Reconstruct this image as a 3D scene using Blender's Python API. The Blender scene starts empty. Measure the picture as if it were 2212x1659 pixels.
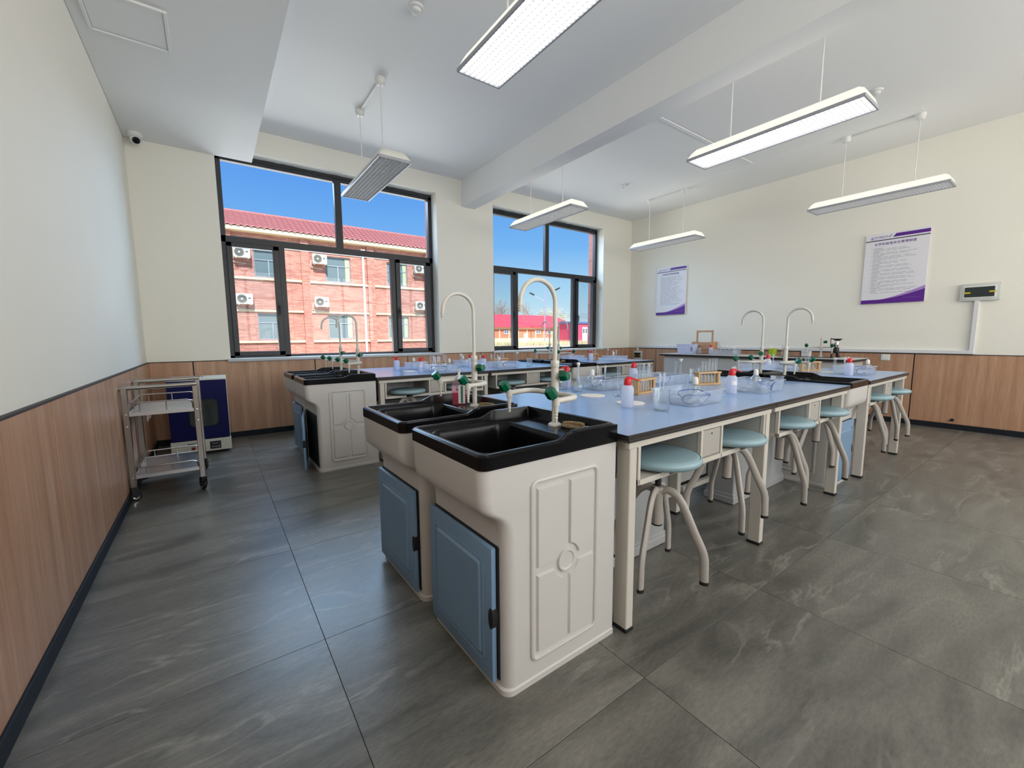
import bpy, bmesh, math, random
from mathutils import Vector, Matrix
random.seed(7)
PI = math.pi
scene = bpy.context.scene
COL = scene.collection

# ------------------------------------------------------------------ camera
def make_camera():
    yaw, pit, rol, f = 0.94755, -0.11204, -0.0067, 898.0
    cy, sy, cp, sp, cr, sr = math.cos(yaw), math.sin(yaw), math.cos(pit), math.sin(pit), math.cos(rol), math.sin(rol)
    F = Vector((cy*cp, sy*cp, sp)); rt = Vector((sy, -cy, 0)); up = rt.cross(F)
    R = rt*cr + up*sr; U = -rt*sr + up*cr
    cd = bpy.data.cameras.new('camera'); cd.sensor_fit = 'HORIZONTAL'; cd.sensor_width = 36.0
    cd.lens = f/2212*36.0; cd.clip_start = 0.02; cd.clip_end = 600
    co = bpy.data.objects.new('camera', cd); COL.objects.link(co)
    m = Matrix((R, U, -F)).transposed().to_4x4(); m.translation = Vector((0, 0, 1.1))
    co.matrix_world = m
    scene.camera = co
make_camera()

# ------------------------------------------------------------------ world, sun, exposure
SKY_STRENGTH = 0.59
SUN_STRENGTH = 4.2
LAMP_STRENGTH = 2.0
GROUND_FILL_WATTS = 195
SKY_FILL_WATTS = 160
GLOW_STRENGTH = 0.62
DIM_STRENGTH = 0.5            # weaker panels for lamps along the window and notice board sides
FRONT_FILL_WATTS = 46            # fill light in each window added behind the camera
EXPOSURE = 0.76
w = bpy.data.worlds.new('sky'); scene.world = w; w.use_nodes = True
nt = w.node_tree; nt.nodes.clear()
tcw = nt.nodes.new('ShaderNodeTexCoord'); sxw = nt.nodes.new('ShaderNodeSeparateXYZ'); rmp = nt.nodes.new('ShaderNodeValToRGB')
nt.links.new(tcw.outputs['Generated'], sxw.inputs[0]); nt.links.new(sxw.outputs[2], rmp.inputs[0])
SKY = [(0.0, (0.76, 0.88, 0.94)), (0.09, (0.46, 0.74, 0.93)), (0.20, (0.19, 0.49, 0.93)), (0.31, (0.115, 0.36, 0.89)), (0.60, (0.07, 0.25, 0.74)), (1.0, (0.05, 0.20, 0.62))]   # clear blue sky, paling to the horizon
el = rmp.color_ramp.elements
while len(el) < len(SKY): el.new(0.5)
for e_, (p_, c_) in zip(el, SKY): e_.position = p_; e_.color = (*c_, 1)
bg = nt.nodes.new('ShaderNodeBackground'); bg.inputs[1].default_value = SKY_STRENGTH
wo = nt.nodes.new('ShaderNodeOutputWorld')
nt.links.new(rmp.outputs[0], bg.inputs[0]); nt.links.new(bg.outputs[0], wo.inputs[0])
sl = bpy.data.lights.new('sun', 'SUN'); sl.energy = SUN_STRENGTH; sl.angle = math.radians(0.55); sl.color = (1.0, 0.95, 0.88)
so = bpy.data.objects.new('sun', sl); COL.objects.link(so)
so.rotation_euler = Vector((0.14, 0.70, -0.72)).to_track_quat('-Z', 'Y').to_euler(); so.location = (0, -10, 20)
# fill lights in three unseen windows added behind the camera to brighten the room
ADDED_WINDOWS = [(-0.1, 1.9), (2.5, 4.5), (4.85, 6.7)]
for _x0, _x1 in ADDED_WINDOWS:
    al = bpy.data.lights.new('added_front_fill', 'AREA'); al.shape = 'RECTANGLE'; al.size = _x1-_x0-0.1; al.size_y = 2.0
    al.energy = FRONT_FILL_WATTS; al.color = (1.0, 0.955, 0.885)
    ao = bpy.data.objects.new('added_front_fill', al); COL.objects.link(ao)
    ao.location = ((_x0+_x1)/2, -2.62, 2.0); ao.rotation_euler = (math.radians(90), 0, 0)
# unseen area lights added outside the two big windows, imitating ground and sky light
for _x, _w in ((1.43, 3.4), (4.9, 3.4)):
    for _n, _e, _loc, _dir, _sy, _c in (('added_ground_fill', GROUND_FILL_WATTS, (_x, 10.4, 0.20), (0, -0.50, 0.86), 4.4, (0.93, 0.97, 1.0)),
                                        ('added_sky_fill', SKY_FILL_WATTS, (_x, 7.6, 4.35), (0, -0.80, -0.60), 2.0, (0.50, 0.73, 1.0))):
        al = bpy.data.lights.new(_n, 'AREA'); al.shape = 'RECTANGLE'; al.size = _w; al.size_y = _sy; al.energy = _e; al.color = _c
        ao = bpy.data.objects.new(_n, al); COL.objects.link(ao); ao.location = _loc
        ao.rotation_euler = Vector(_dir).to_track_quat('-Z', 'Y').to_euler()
vs = scene.view_settings
vs.view_transform = 'Standard'; vs.look = 'None'; vs.exposure = EXPOSURE; vs.gamma = 1.0; vs.use_curve_mapping = False
cyc = scene.cycles
cyc.use_denoising = True
try: cyc.denoiser = 'OPENIMAGEDENOISE'
except Exception: pass
cyc.max_bounces = 8; cyc.diffuse_bounces = 4; cyc.glossy_bounces = 4; cyc.transmission_bounces = 8
cyc.transparent_max_bounces = 32; cyc.caustics_reflective = False; cyc.caustics_refractive = False
cyc.sample_clamp_indirect = 6.0
cyc.use_adaptive_sampling = True; cyc.adaptive_threshold = 0.04

# ------------------------------------------------------------------ materials
MATS = {}
def _new(name):
    m = bpy.data.materials.new(name); m.use_nodes = True
    n = m.node_tree; n.nodes.clear()
    out = n.nodes.new('ShaderNodeOutputMaterial')
    MATS[name] = m
    return m, n, out
def _coord(n, scale=(1, 1, 1), kind='Object', rnd=0.0):
    tc = n.nodes.new('ShaderNodeTexCoord'); mp = n.nodes.new('ShaderNodeMapping')
    mp.inputs['Scale'].default_value = scale
    n.links.new(tc.outputs[kind], mp.inputs[0])
    if rnd:
        oi = n.nodes.new('ShaderNodeObjectInfo'); vm = n.nodes.new('ShaderNodeVectorMath'); vm.operation = 'MULTIPLY'
        vm.inputs[1].default_value = (rnd, rnd*1.7, rnd*0.6)
        n.links.new(oi.outputs['Random'], vm.inputs[0]); n.links.new(vm.outputs[0], mp.inputs['Location'])
    return mp.outputs[0]
def mat(name, col, rough=0.5, metal=0.0, var=0.06, vscale=8.0, bump=0.0, bscale=200.0, spec=0.5, coat=0.0):
    m, n, out = _new(name)
    p = n.nodes.new('ShaderNodeBsdfPrincipled')
    v = _coord(n)
    nz = n.nodes.new('ShaderNodeTexNoise'); nz.inputs['Scale'].default_value = vscale; nz.inputs['Detail'].default_value = 4
    n.links.new(v, nz.inputs['Vector'])
    mx = n.nodes.new('ShaderNodeMix'); mx.data_type = 'RGBA'
    mx.inputs[6].default_value = (*[min(1, c*(1-var)) for c in col], 1); mx.inputs[7].default_value = (*[min(1, c*(1+var)) for c in col], 1)
    n.links.new(nz.outputs[0], mx.inputs[0]); n.links.new(mx.outputs[2], p.inputs['Base Color'])
    p.inputs['Roughness'].default_value = rough; p.inputs['Metallic'].default_value = metal
    p.inputs['Specular IOR Level'].default_value = spec
    p.inputs['Coat Weight'].default_value = coat
    if bump:
        b2 = n.nodes.new('ShaderNodeTexNoise'); b2.inputs['Scale'].default_value = bscale; b2.inputs['Detail'].default_value = 3
        n.links.new(v, b2.inputs['Vector'])
        bp = n.nodes.new('ShaderNodeBump'); bp.inputs['Strength'].default_value = bump; bp.inputs['Distance'].default_value = 0.002
        n.links.new(b2.outputs[0], bp.inputs['Height']); n.links.new(bp.outputs[0], p.inputs['Normal'])
    n.links.new(p.outputs[0], out.inputs[0])
    return m
def emit(name, col, strength):
    m, n, out = _new(name)
    e = n.nodes.new('ShaderNodeEmission'); e.inputs[0].default_value = (*col, 1); e.inputs[1].default_value = strength
    n.links.new(e.outputs[0], out.inputs[0]); return m
def glass(name, tint=(0.96, 0.98, 0.98), gloss=1.0, rough=0.02, haze=0.0, hcol=(0.85, 0.9, 0.95)):
    """thin clear wall: see-through with a Fresnel sheen, plus a little haze of its own"""
    m, n, out = _new(name)
    t = n.nodes.new('ShaderNodeBsdfTransparent'); t.inputs[0].default_value = (*tint, 1)
    g = n.nodes.new('ShaderNodeBsdfGlossy'); g.inputs['Roughness'].default_value = rough
    fr = n.nodes.new('ShaderNodeLayerWeight'); fr.inputs[0].default_value = 0.5
    pw = n.nodes.new('ShaderNodeMath'); pw.operation = 'POWER'; pw.inputs[1].default_value = 4.0; n.links.new(fr.outputs['Facing'], pw.inputs[0])
    ml = n.nodes.new('ShaderNodeMath'); ml.operation = 'MULTIPLY_ADD'; ml.inputs[1].default_value = 0.75*gloss; ml.inputs[2].default_value = 0.04*gloss; ml.use_clamp = True
    n.links.new(pw.outputs[0], ml.inputs[0])
    mx = n.nodes.new('ShaderNodeMixShader'); n.links.new(ml.outputs[0], mx.inputs[0])
    base = t.outputs[0]
    if haze:
        d = n.nodes.new('ShaderNodeBsdfDiffuse'); d.inputs[0].default_value = (*hcol, 1)
        tl = n.nodes.new('ShaderNodeBsdfTranslucent'); tl.inputs[0].default_value = (*hcol, 1)
        m2 = n.nodes.new('ShaderNodeMixShader'); m2.inputs[0].default_value = 0.5
        n.links.new(d.outputs[0], m2.inputs[1]); n.links.new(tl.outputs[0], m2.inputs[2])
        nz = n.nodes.new('ShaderNodeTexNoise'); nz.inputs['Scale'].default_value = 25; n.links.new(_coord(n), nz.inputs['Vector'])
        mr = n.nodes.new('ShaderNodeMapRange'); mr.inputs[3].default_value = haze*0.85; mr.inputs[4].default_value = haze*1.15
        n.links.new(nz.outputs[0], mr.inputs[0])
        m1 = n.nodes.new('ShaderNodeMixShader'); n.links.new(mr.outputs[0], m1.inputs[0])
        n.links.new(base, m1.inputs[1]); n.links.new(m2.outputs[0], m1.inputs[2]); base = m1.outputs[0]
    n.links.new(base, mx.inputs[1]); n.links.new(g.outputs[0], mx.inputs[2])
    n.links.new(mx.outputs[0], out.inputs[0]); return m
def wood(name, c1, c2, c3, scale=(14, 14, 0.9), rough=0.42, rnd=9.0):
    m, n, out = _new(name)
    p = n.nodes.new('ShaderNodeBsdfPrincipled'); v = _coord(n, scale, rnd=rnd)
    a = n.nodes.new('ShaderNodeTexNoise'); a.inputs['Scale'].default_value = 1.2; a.inputs['Detail'].default_value = 3
    b = n.nodes.new('ShaderNodeTexNoise'); b.inputs['Scale'].default_value = 9.0; b.inputs['Detail'].default_value = 6; b.inputs['Roughness'].default_value = 0.7
    n.links.new(v, a.inputs['Vector']); n.links.new(v, b.inputs['Vector'])
    ad = n.nodes.new('ShaderNodeMix'); ad.inputs[0].default_value = 0.5
    n.links.new(a.outputs[0], ad.inputs[2]); n.links.new(b.outputs[0], ad.inputs[3])
    cr = n.nodes.new('ShaderNodeValToRGB'); e = cr.color_ramp.elements
    e[0].position = 0.36; e[0].color = (*c1, 1); e[1].position = 0.66; e[1].color = (*c3, 1)
    k = cr.color_ramp.elements.new(0.5); k.color = (*c2, 1)
    n.links.new(ad.outputs[0], cr.inputs[0]); n.links.new(cr.outputs[0], p.inputs['Base Color'])
    p.inputs['Roughness'].default_value = rough
    bp = n.nodes.new('ShaderNodeBump'); bp.inputs['Strength'].default_value = 0.08; n.links.new(b.outputs[0], bp.inputs['Height']); n.links.new(bp.outputs[0], p.inputs['Normal'])
    n.links.new(p.outputs[0], out.inputs[0]); return m
def tile_mat(name):
    m, n, out = _new(name)
    p = n.nodes.new('ShaderNodeBsdfPrincipled')
    v = _coord(n, (0.9, 3.2, 1), rnd=23.0)
    dn = n.nodes.new('ShaderNodeTexNoise'); dn.inputs['Scale'].default_value = 1.6; dn.inputs['Detail'].default_value = 6
    dn.inputs['Distortion'].default_value = 1.4; n.links.new(v, dn.inputs['Vector'])
    cr = n.nodes.new('ShaderNodeValToRGB'); e = cr.color_ramp.elements
    e[0].position = 0.30; e[0].color = (0.082, 0.080, 0.071, 1); e[1].position = 0.78; e[1].color = (0.200, 0.193, 0.168, 1)
    k = cr.color_ramp.elements.new(0.52); k.color = (0.134, 0.130, 0.115, 1)
    n.links.new(dn.outputs[0], cr.inputs[0])
    v2 = _coord(n, (1.1, 4.6, 1), rnd=31.0)                                # thin pale veins
    vn = n.nodes.new('ShaderNodeTexNoise'); vn.inputs['Scale'].default_value = 1.3; vn.inputs['Detail'].default_value = 4; vn.inputs['Distortion'].default_value = 0.7
    n.links.new(v2, vn.inputs['Vector'])
    sb = n.nodes.new('ShaderNodeMath'); sb.operation = 'SUBTRACT'; sb.inputs[1].default_value = 0.5; n.links.new(vn.outputs[0], sb.inputs[0])
    ab = n.nodes.new('ShaderNodeMath'); ab.operation = 'ABSOLUTE'; n.links.new(sb.outputs[0], ab.inputs[0])
    mr = n.nodes.new('ShaderNodeMapRange'); mr.inputs[1].default_value = 0.0; mr.inputs[2].default_value = 0.030; mr.inputs[3].default_value = 0.40; mr.inputs[4].default_value = 0.0
    n.links.new(ab.outputs[0], mr.inputs[0])
    big = n.nodes.new('ShaderNodeTexNoise'); big.inputs['Scale'].default_value = 2.0; n.links.new(v, big.inputs['Vector'])
    mb = n.nodes.new('ShaderNodeMapRange'); mb.inputs[1].default_value = 0.46; mb.inputs[2].default_value = 0.62; n.links.new(big.outputs[0], mb.inputs[0])
    mu = n.nodes.new('ShaderNodeMath'); mu.operation = 'MULTIPLY'; n.links.new(mr.outputs[0], mu.inputs[0]); n.links.new(mb.outputs[0], mu.inputs[1])
    mx = n.nodes.new('ShaderNodeMix'); mx.data_type = 'RGBA'; mx.inputs[7].default_value = (0.34, 0.33, 0.30, 1)
    n.links.new(mu.outputs[0], mx.inputs[0]); n.links.new(cr.outputs[0], mx.inputs[6]); sp = n.nodes.new('ShaderNodeTexNoise'); sp.inputs['Scale'].default_value = 38; sp.inputs['Detail'].default_value = 8; sp.inputs['Roughness'].default_value = 0.75
    n.links.new(v, sp.inputs['Vector'])
    sr = n.nodes.new('ShaderNodeMapRange'); sr.inputs[1].default_value = 0.3; sr.inputs[2].default_value = 0.7; sr.inputs[3].default_value = 0.72; sr.inputs[4].default_value = 1.28; n.links.new(sp.outputs[0], sr.inputs[0])
    ms = n.nodes.new('ShaderNodeMix'); ms.data_type = 'RGBA'; ms.blend_type = 'MULTIPLY'; ms.inputs[0].default_value = 1.0
    n.links.new(mx.outputs[2], ms.inputs[6]); n.links.new(sr.outputs[0], ms.inputs[7]); n.links.new(ms.outputs[2], p.inputs['Base Color'])
    fn = n.nodes.new('ShaderNodeTexNoise'); fn.inputs['Scale'].default_value = 90; fn.inputs['Detail'].default_value = 4; n.links.new(v, fn.inputs['Vector'])
    rr = n.nodes.new('ShaderNodeMapRange'); rr.inputs[3].default_value = 0.25; rr.inputs[4].default_value = 0.36; n.links.new(dn.outputs[0], rr.inputs[0]); n.links.new(rr.outputs[0], p.inputs['Roughness'])
    bp = n.nodes.new('ShaderNodeBump'); bp.inputs['Strength'].default_value = 0.10; bp.inputs['Distance'].default_value = 0.002; n.links.new(fn.outputs[0], bp.inputs['Height']); n.links.new(bp.outputs[0], p.inputs['Normal'])
    n.links.new(p.outputs[0], out.inputs[0]); return m
def brick_mat(name, c1, c2, mortar, scale=1.0, bw=0.42, rh=0.055):
    m, n, out = _new(name)
    p = n.nodes.new('ShaderNodeBsdfPrincipled'); p.inputs['Roughness'].default_value = 0.8
    tc = n.nodes.new('ShaderNodeTexCoord'); sx = n.nodes.new('ShaderNodeSeparateXYZ'); cx = n.nodes.new('ShaderNodeCombineXYZ')
    ad = n.nodes.new('ShaderNodeMath'); n.links.new(tc.outputs['Object'], sx.inputs[0])
    n.links.new(sx.outputs[0], ad.inputs[0]); n.links.new(sx.outputs[1], ad.inputs[1])
    n.links.new(ad.outputs[0], cx.inputs[0]); n.links.new(sx.outputs[2], cx.inputs[1])
    b = n.nodes.new('ShaderNodeTexBrick'); b.inputs['Scale'].default_value = scale
    b.inputs['Color1'].default_value = (*c1, 1); b.inputs['Color2'].default_value = (*c2, 1); b.inputs['Mortar'].default_value = (*mortar, 1)
    b.inputs['Mortar Size'].default_value = 0.006; b.inputs['Brick Width'].default_value = bw; b.inputs['Row Height'].default_value = rh
    b.inputs['Bias'].default_value = -0.15; b.offset = 0.43
    n.links.new(cx.outputs[0], b.inputs['Vector'])
    # wide panel joints of the cladding
    b2 = n.nodes.new('ShaderNodeTexBrick'); b2.offset = 0.0; b2.inputs['Brick Width'].default_value = 0.95; b2.inputs['Row Height'].default_value = 0.86
    b2.inputs['Mortar Size'].default_value = 0.014; b2.inputs['Scale'].default_value = scale
    b2.inputs['Color1'].default_value = (1, 1, 1, 1); b2.inputs['Color2'].default_value = (0.93, 0.93, 0.93, 1); b2.inputs['Mortar'].default_value = (0.72, 0.66, 0.66, 1)
    n.links.new(cx.outputs[0], b2.inputs['Vector'])
    mx = n.nodes.new('ShaderNodeMix'); mx.data_type = 'RGBA'; mx.blend_type = 'MULTIPLY'; mx.inputs[0].default_value = 1.0
    n.links.new(b.outputs[0], mx.inputs[6]); n.links.new(b2.outputs[0], mx.inputs[7]); n.links.new(mx.outputs[2], p.inputs['Base Color'])
    n.links.new(p.outputs[0], out.inputs[0]); return m

mat('wall', (0.86, 0.835, 0.75), 0.7, var=0.015, vscale=2.0, bump=0.05, bscale=260)
mat('ceiling', (0.87, 0.875, 0.87), 0.75, var=0.01, vscale=2.0, bump=0.03, bscale=220)
wood('wood_panel', (0.370, 0.192, 0.112), (0.470, 0.265, 0.162), (0.570, 0.360, 0.240), scale=(15, 15, 0.6))
wood('rack_wood', (0.50, 0.30, 0.13), (0.60, 0.38, 0.18), (0.66, 0.44, 0.24), scale=(40, 6, 40), rough=0.55)
wood('crate_wood', (0.42, 0.22, 0.12), (0.52, 0.29, 0.17), (0.58, 0.35, 0.22), scale=(40, 6, 40), rough=0.55)
mat('dark_joint', (0.03, 0.022, 0.02), 0.6)
mat('slate', (0.012, 0.015, 0.021), 0.55, spec=0.2)
mat('grout', (0.035, 0.035, 0.034), 0.8)
tile_mat('tile')
mat('white_trim', (0.72, 0.72, 0.74), 0.45, var=0.02)
mat('sill', (0.55, 0.57, 0.60), 0.35)
mat('frame_dark', (0.020, 0.021, 0.026), 0.42)
mat('render_patch', (0.30, 0.31, 0.33), 0.8, var=0.5, vscale=30)
glass('pane', (0.985, 0.99, 0.99), gloss=0.35)
glass('sash_pane', (0.86, 0.89, 0.91), gloss=0.35)
mat('cabinet_white', (0.54, 0.525, 0.51), 0.45, var=0.02, bump=0.08, bscale=420)
mat('cupboard', (0.36, 0.37, 0.375), 0.5, var=0.02)
mat('door_blue', (0.165, 0.275, 0.42), 0.42, var=0.03, bump=0.05, bscale=400)
mat('basin_black', (0.004, 0.004, 0.005), 0.20, var=0.1, spec=0.20)
mat('shade_and_pull_black', (0.006, 0.006, 0.007), 0.8)  # finger pull black, also the painted dark of the door opening
mat('top_blue', (0.285, 0.425, 0.69), 0.20, var=0.05, vscale=500, bump=0.02, bscale=500)
mat('top_edge', (0.022, 0.018, 0.018), 0.35)
mat('desk_metal', (0.56, 0.53, 0.48), 0.42, var=0.02)
mat('desk_board', (0.43, 0.44, 0.43), 0.55, var=0.03)
mat('desk_drawer', (0.38, 0.36, 0.33), 0.5, var=0.03)
mat('rubber', (0.008, 0.008, 0.009), 0.6)
mat('seat_teal', (0.245, 0.37, 0.42), 0.36, var=0.03, bump=0.03, bscale=600)
mat('stool_metal', (0.38, 0.352, 0.325), 0.40, var=0.02)
mat('faucet_white', (0.62, 0.60, 0.55), 0.30, var=0.02)
mat('knob_green', (0.0, 0.105, 0.050), 0.22, var=0.08)
mat('steel', (0.42, 0.395, 0.37), 0.26, metal=1.0, var=0.04)
mat('steel_sheet', (0.62, 0.63, 0.66), 0.30, metal=1.0, var=0.05, vscale=3)
mat('chrome', (0.8, 0.8, 0.8), 0.15, metal=1.0)
mat('oven_cream', (0.66, 0.66, 0.58), 0.45, var=0.02)
mat('oven_blue', (0.0015, 0.004, 0.070), 0.55, spec=0.2, var=0.06, bump=0.15, bscale=900)
mat('oven_glass', (0.035, 0.045, 0.045), 0.12)
mat('screen_black', (0.008, 0.009, 0.010), 0.2)
mat('screen_text', (0.35, 0.36, 0.36), 0.5)
mat('switch_red', (0.30, 0.02, 0.02), 0.35)
mat('lamp_shell', (0.80, 0.80, 0.72), 0.35, var=0.01)
mat('lamp_rim', (0.42, 0.43, 0.47), 0.35, metal=0.3, var=0.02)
mat('lamp_louvre', (0.66, 0.67, 0.68), 0.35, metal=0.0, var=0.02)
mat('lamp_reflector', (0.78, 0.78, 0.77), 0.35, metal=0.0, var=0.02)
emit('lamp_glow', (1.0, 0.97, 0.86), GLOW_STRENGTH)
emit('lamp_dim', (1.0, 0.99, 0.96), DIM_STRENGTH)
emit('lamp_lit', (1.0, 0.985, 0.96), LAMP_STRENGTH)
mat('plastic_white', (0.75, 0.75, 0.73), 0.4, var=0.01)
mat('lens_black', (0.006, 0.006, 0.008), 0.08)
mat('poster_paper', (0.80, 0.79, 0.84), 0.35, var=0.01)
mat('ink_purple', (0.105, 0.012, 0.27), 0.35, var=0.03)
mat('ink_lilac', (0.42, 0.26, 0.62), 0.4, var=0.02)
mat('ink_dark', (0.045, 0.020, 0.075), 0.5)
mat('ink_grey', (0.22, 0.22, 0.25), 0.5)
mat('ink_logo', (0.25, 0.19, 0.40), 0.5)
mat('panel_grey', (0.60, 0.62, 0.60), 0.4, var=0.02)
mat('panel_window', (0.02, 0.028, 0.028), 0.15)
mat('tape_yellow', (0.65, 0.52, 0.03), 0.5)
glass('lab_glass', (0.965, 0.98, 0.985), gloss=1.7, rough=0.03, haze=0.07)
glass('clear_plastic', (0.97, 0.985, 1.0), gloss=0.8, rough=0.12, haze=0.19, hcol=(0.80, 0.88, 1.0))
glass('rim_plastic', (0.97, 0.985, 1.0), gloss=0.8, rough=0.12, haze=0.50, hcol=(0.84, 0.9, 1.0))
glass('bag_film', (0.98, 0.99, 1.0), gloss=1.8, rough=0.10, haze=0.12, hcol=(0.85, 0.9, 1.0))
glass('pipette_plastic', (0.97, 0.98, 0.99), gloss=0.8, rough=0.1, haze=0.45, hcol=(0.88, 0.92, 0.98))
glass('bottle_plastic', (0.85, 0.90, 1.0), gloss=0.6, rough=0.2, haze=0.80, hcol=(0.84, 0.87, 0.98))
glass('tub_plastic', (0.85, 0.90, 1.0), gloss=0.5, rough=0.25, haze=0.85, hcol=(0.82, 0.86, 1.0))
glass('pink_liquid', (0.95, 0.30, 0.45), gloss=0.8, rough=0.05, haze=0.25, hcol=(0.85, 0.10, 0.22))
glass('soap_clear', (1.0, 0.88, 0.92), gloss=1.0, rough=0.05, haze=0.12, hcol=(1.0, 0.7, 0.8))
glass('green_plastic', (0.85, 0.95, 0.30), gloss=0.6, rough=0.15, haze=0.7, hcol=(0.62, 0.75, 0.10))
mat('cap_red', (0.62, 0.012, 0.018), 0.35, var=0.05)
mat('cap_white', (0.78, 0.78, 0.76), 0.4, var=0.01)
mat('filter_paper', (0.80, 0.76, 0.70), 0.8, var=0.02)
mat('goggle_blue', (0.10, 0.15, 0.36), 0.4, var=0.05)
mat('bristle', (0.66, 0.52, 0.33), 0.85, var=0.25, vscale=120, bump=0.8, bscale=300)
mat('label_pink', (0.80, 0.36, 0.48), 0.5)
mat('label_green', (0.05, 0.16, 0.12), 0.5)
mat('label_white', (0.78, 0.74, 0.76), 0.5)
mat('iron_black', (0.012, 0.012, 0.013), 0.4)
# outdoors
brick_mat('brick', (0.60, 0.305, 0.24), (0.37, 0.135, 0.105), (0.55, 0.29, 0.235), bw=0.30, rh=0.062)
brick_mat('brick_plain', (0.47, 0.19, 0.14), (0.40, 0.15, 0.11), (0.44, 0.20, 0.15))
mat('roof_red', (0.42, 0.175, 0.175), 0.6, var=0.12, vscale=3)
mat('band_cream', (0.72, 0.66, 0.44), 0.7)
mat('stucco_pale', (0.66, 0.62, 0.62), 0.7)
mat('far_roof', (0.80, 0.085, 0.115), 0.6, var=0.05)
mat('far_wall', (0.74, 0.25, 0.14), 0.7, var=0.05)
mat('far_yellow', (0.82, 0.76, 0.48), 0.7, var=0.04)
mat('out_frame', (0.30, 0.36, 0.42), 0.5)
mat('out_glass', (0.16, 0.23, 0.25), 0.10, var=0.15, vscale=0.8)
mat('curtain', (0.56, 0.66, 0.42), 0.9, var=0.15, vscale=6)
mat('ac_white', (0.70, 0.70, 0.66), 0.5)
mat('ac_dark', (0.14, 0.15, 0.13), 0.6)
mat('pipe_white', (0.78, 0.76, 0.78), 0.4)
mat('ground', (0.60, 0.54, 0.40), 0.9, var=0.15, vscale=0.3)
mat('dry_grass', (0.72, 0.62, 0.38), 0.9, var=0.2, vscale=1)
mat('bark', (0.42, 0.36, 0.31), 0.9)
mat('willow', (0.66, 0.62, 0.40), 0.9, var=0.2)
mat('pole_lilac', (0.40, 0.36, 0.55), 0.4)
mat('shed_red', (0.74, 0.10, 0.19), 0.6)
mat('shed_blue', (0.12, 0.20, 0.42), 0.6)
mat('cable', (0.03, 0.03, 0.035), 0.6)

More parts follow.
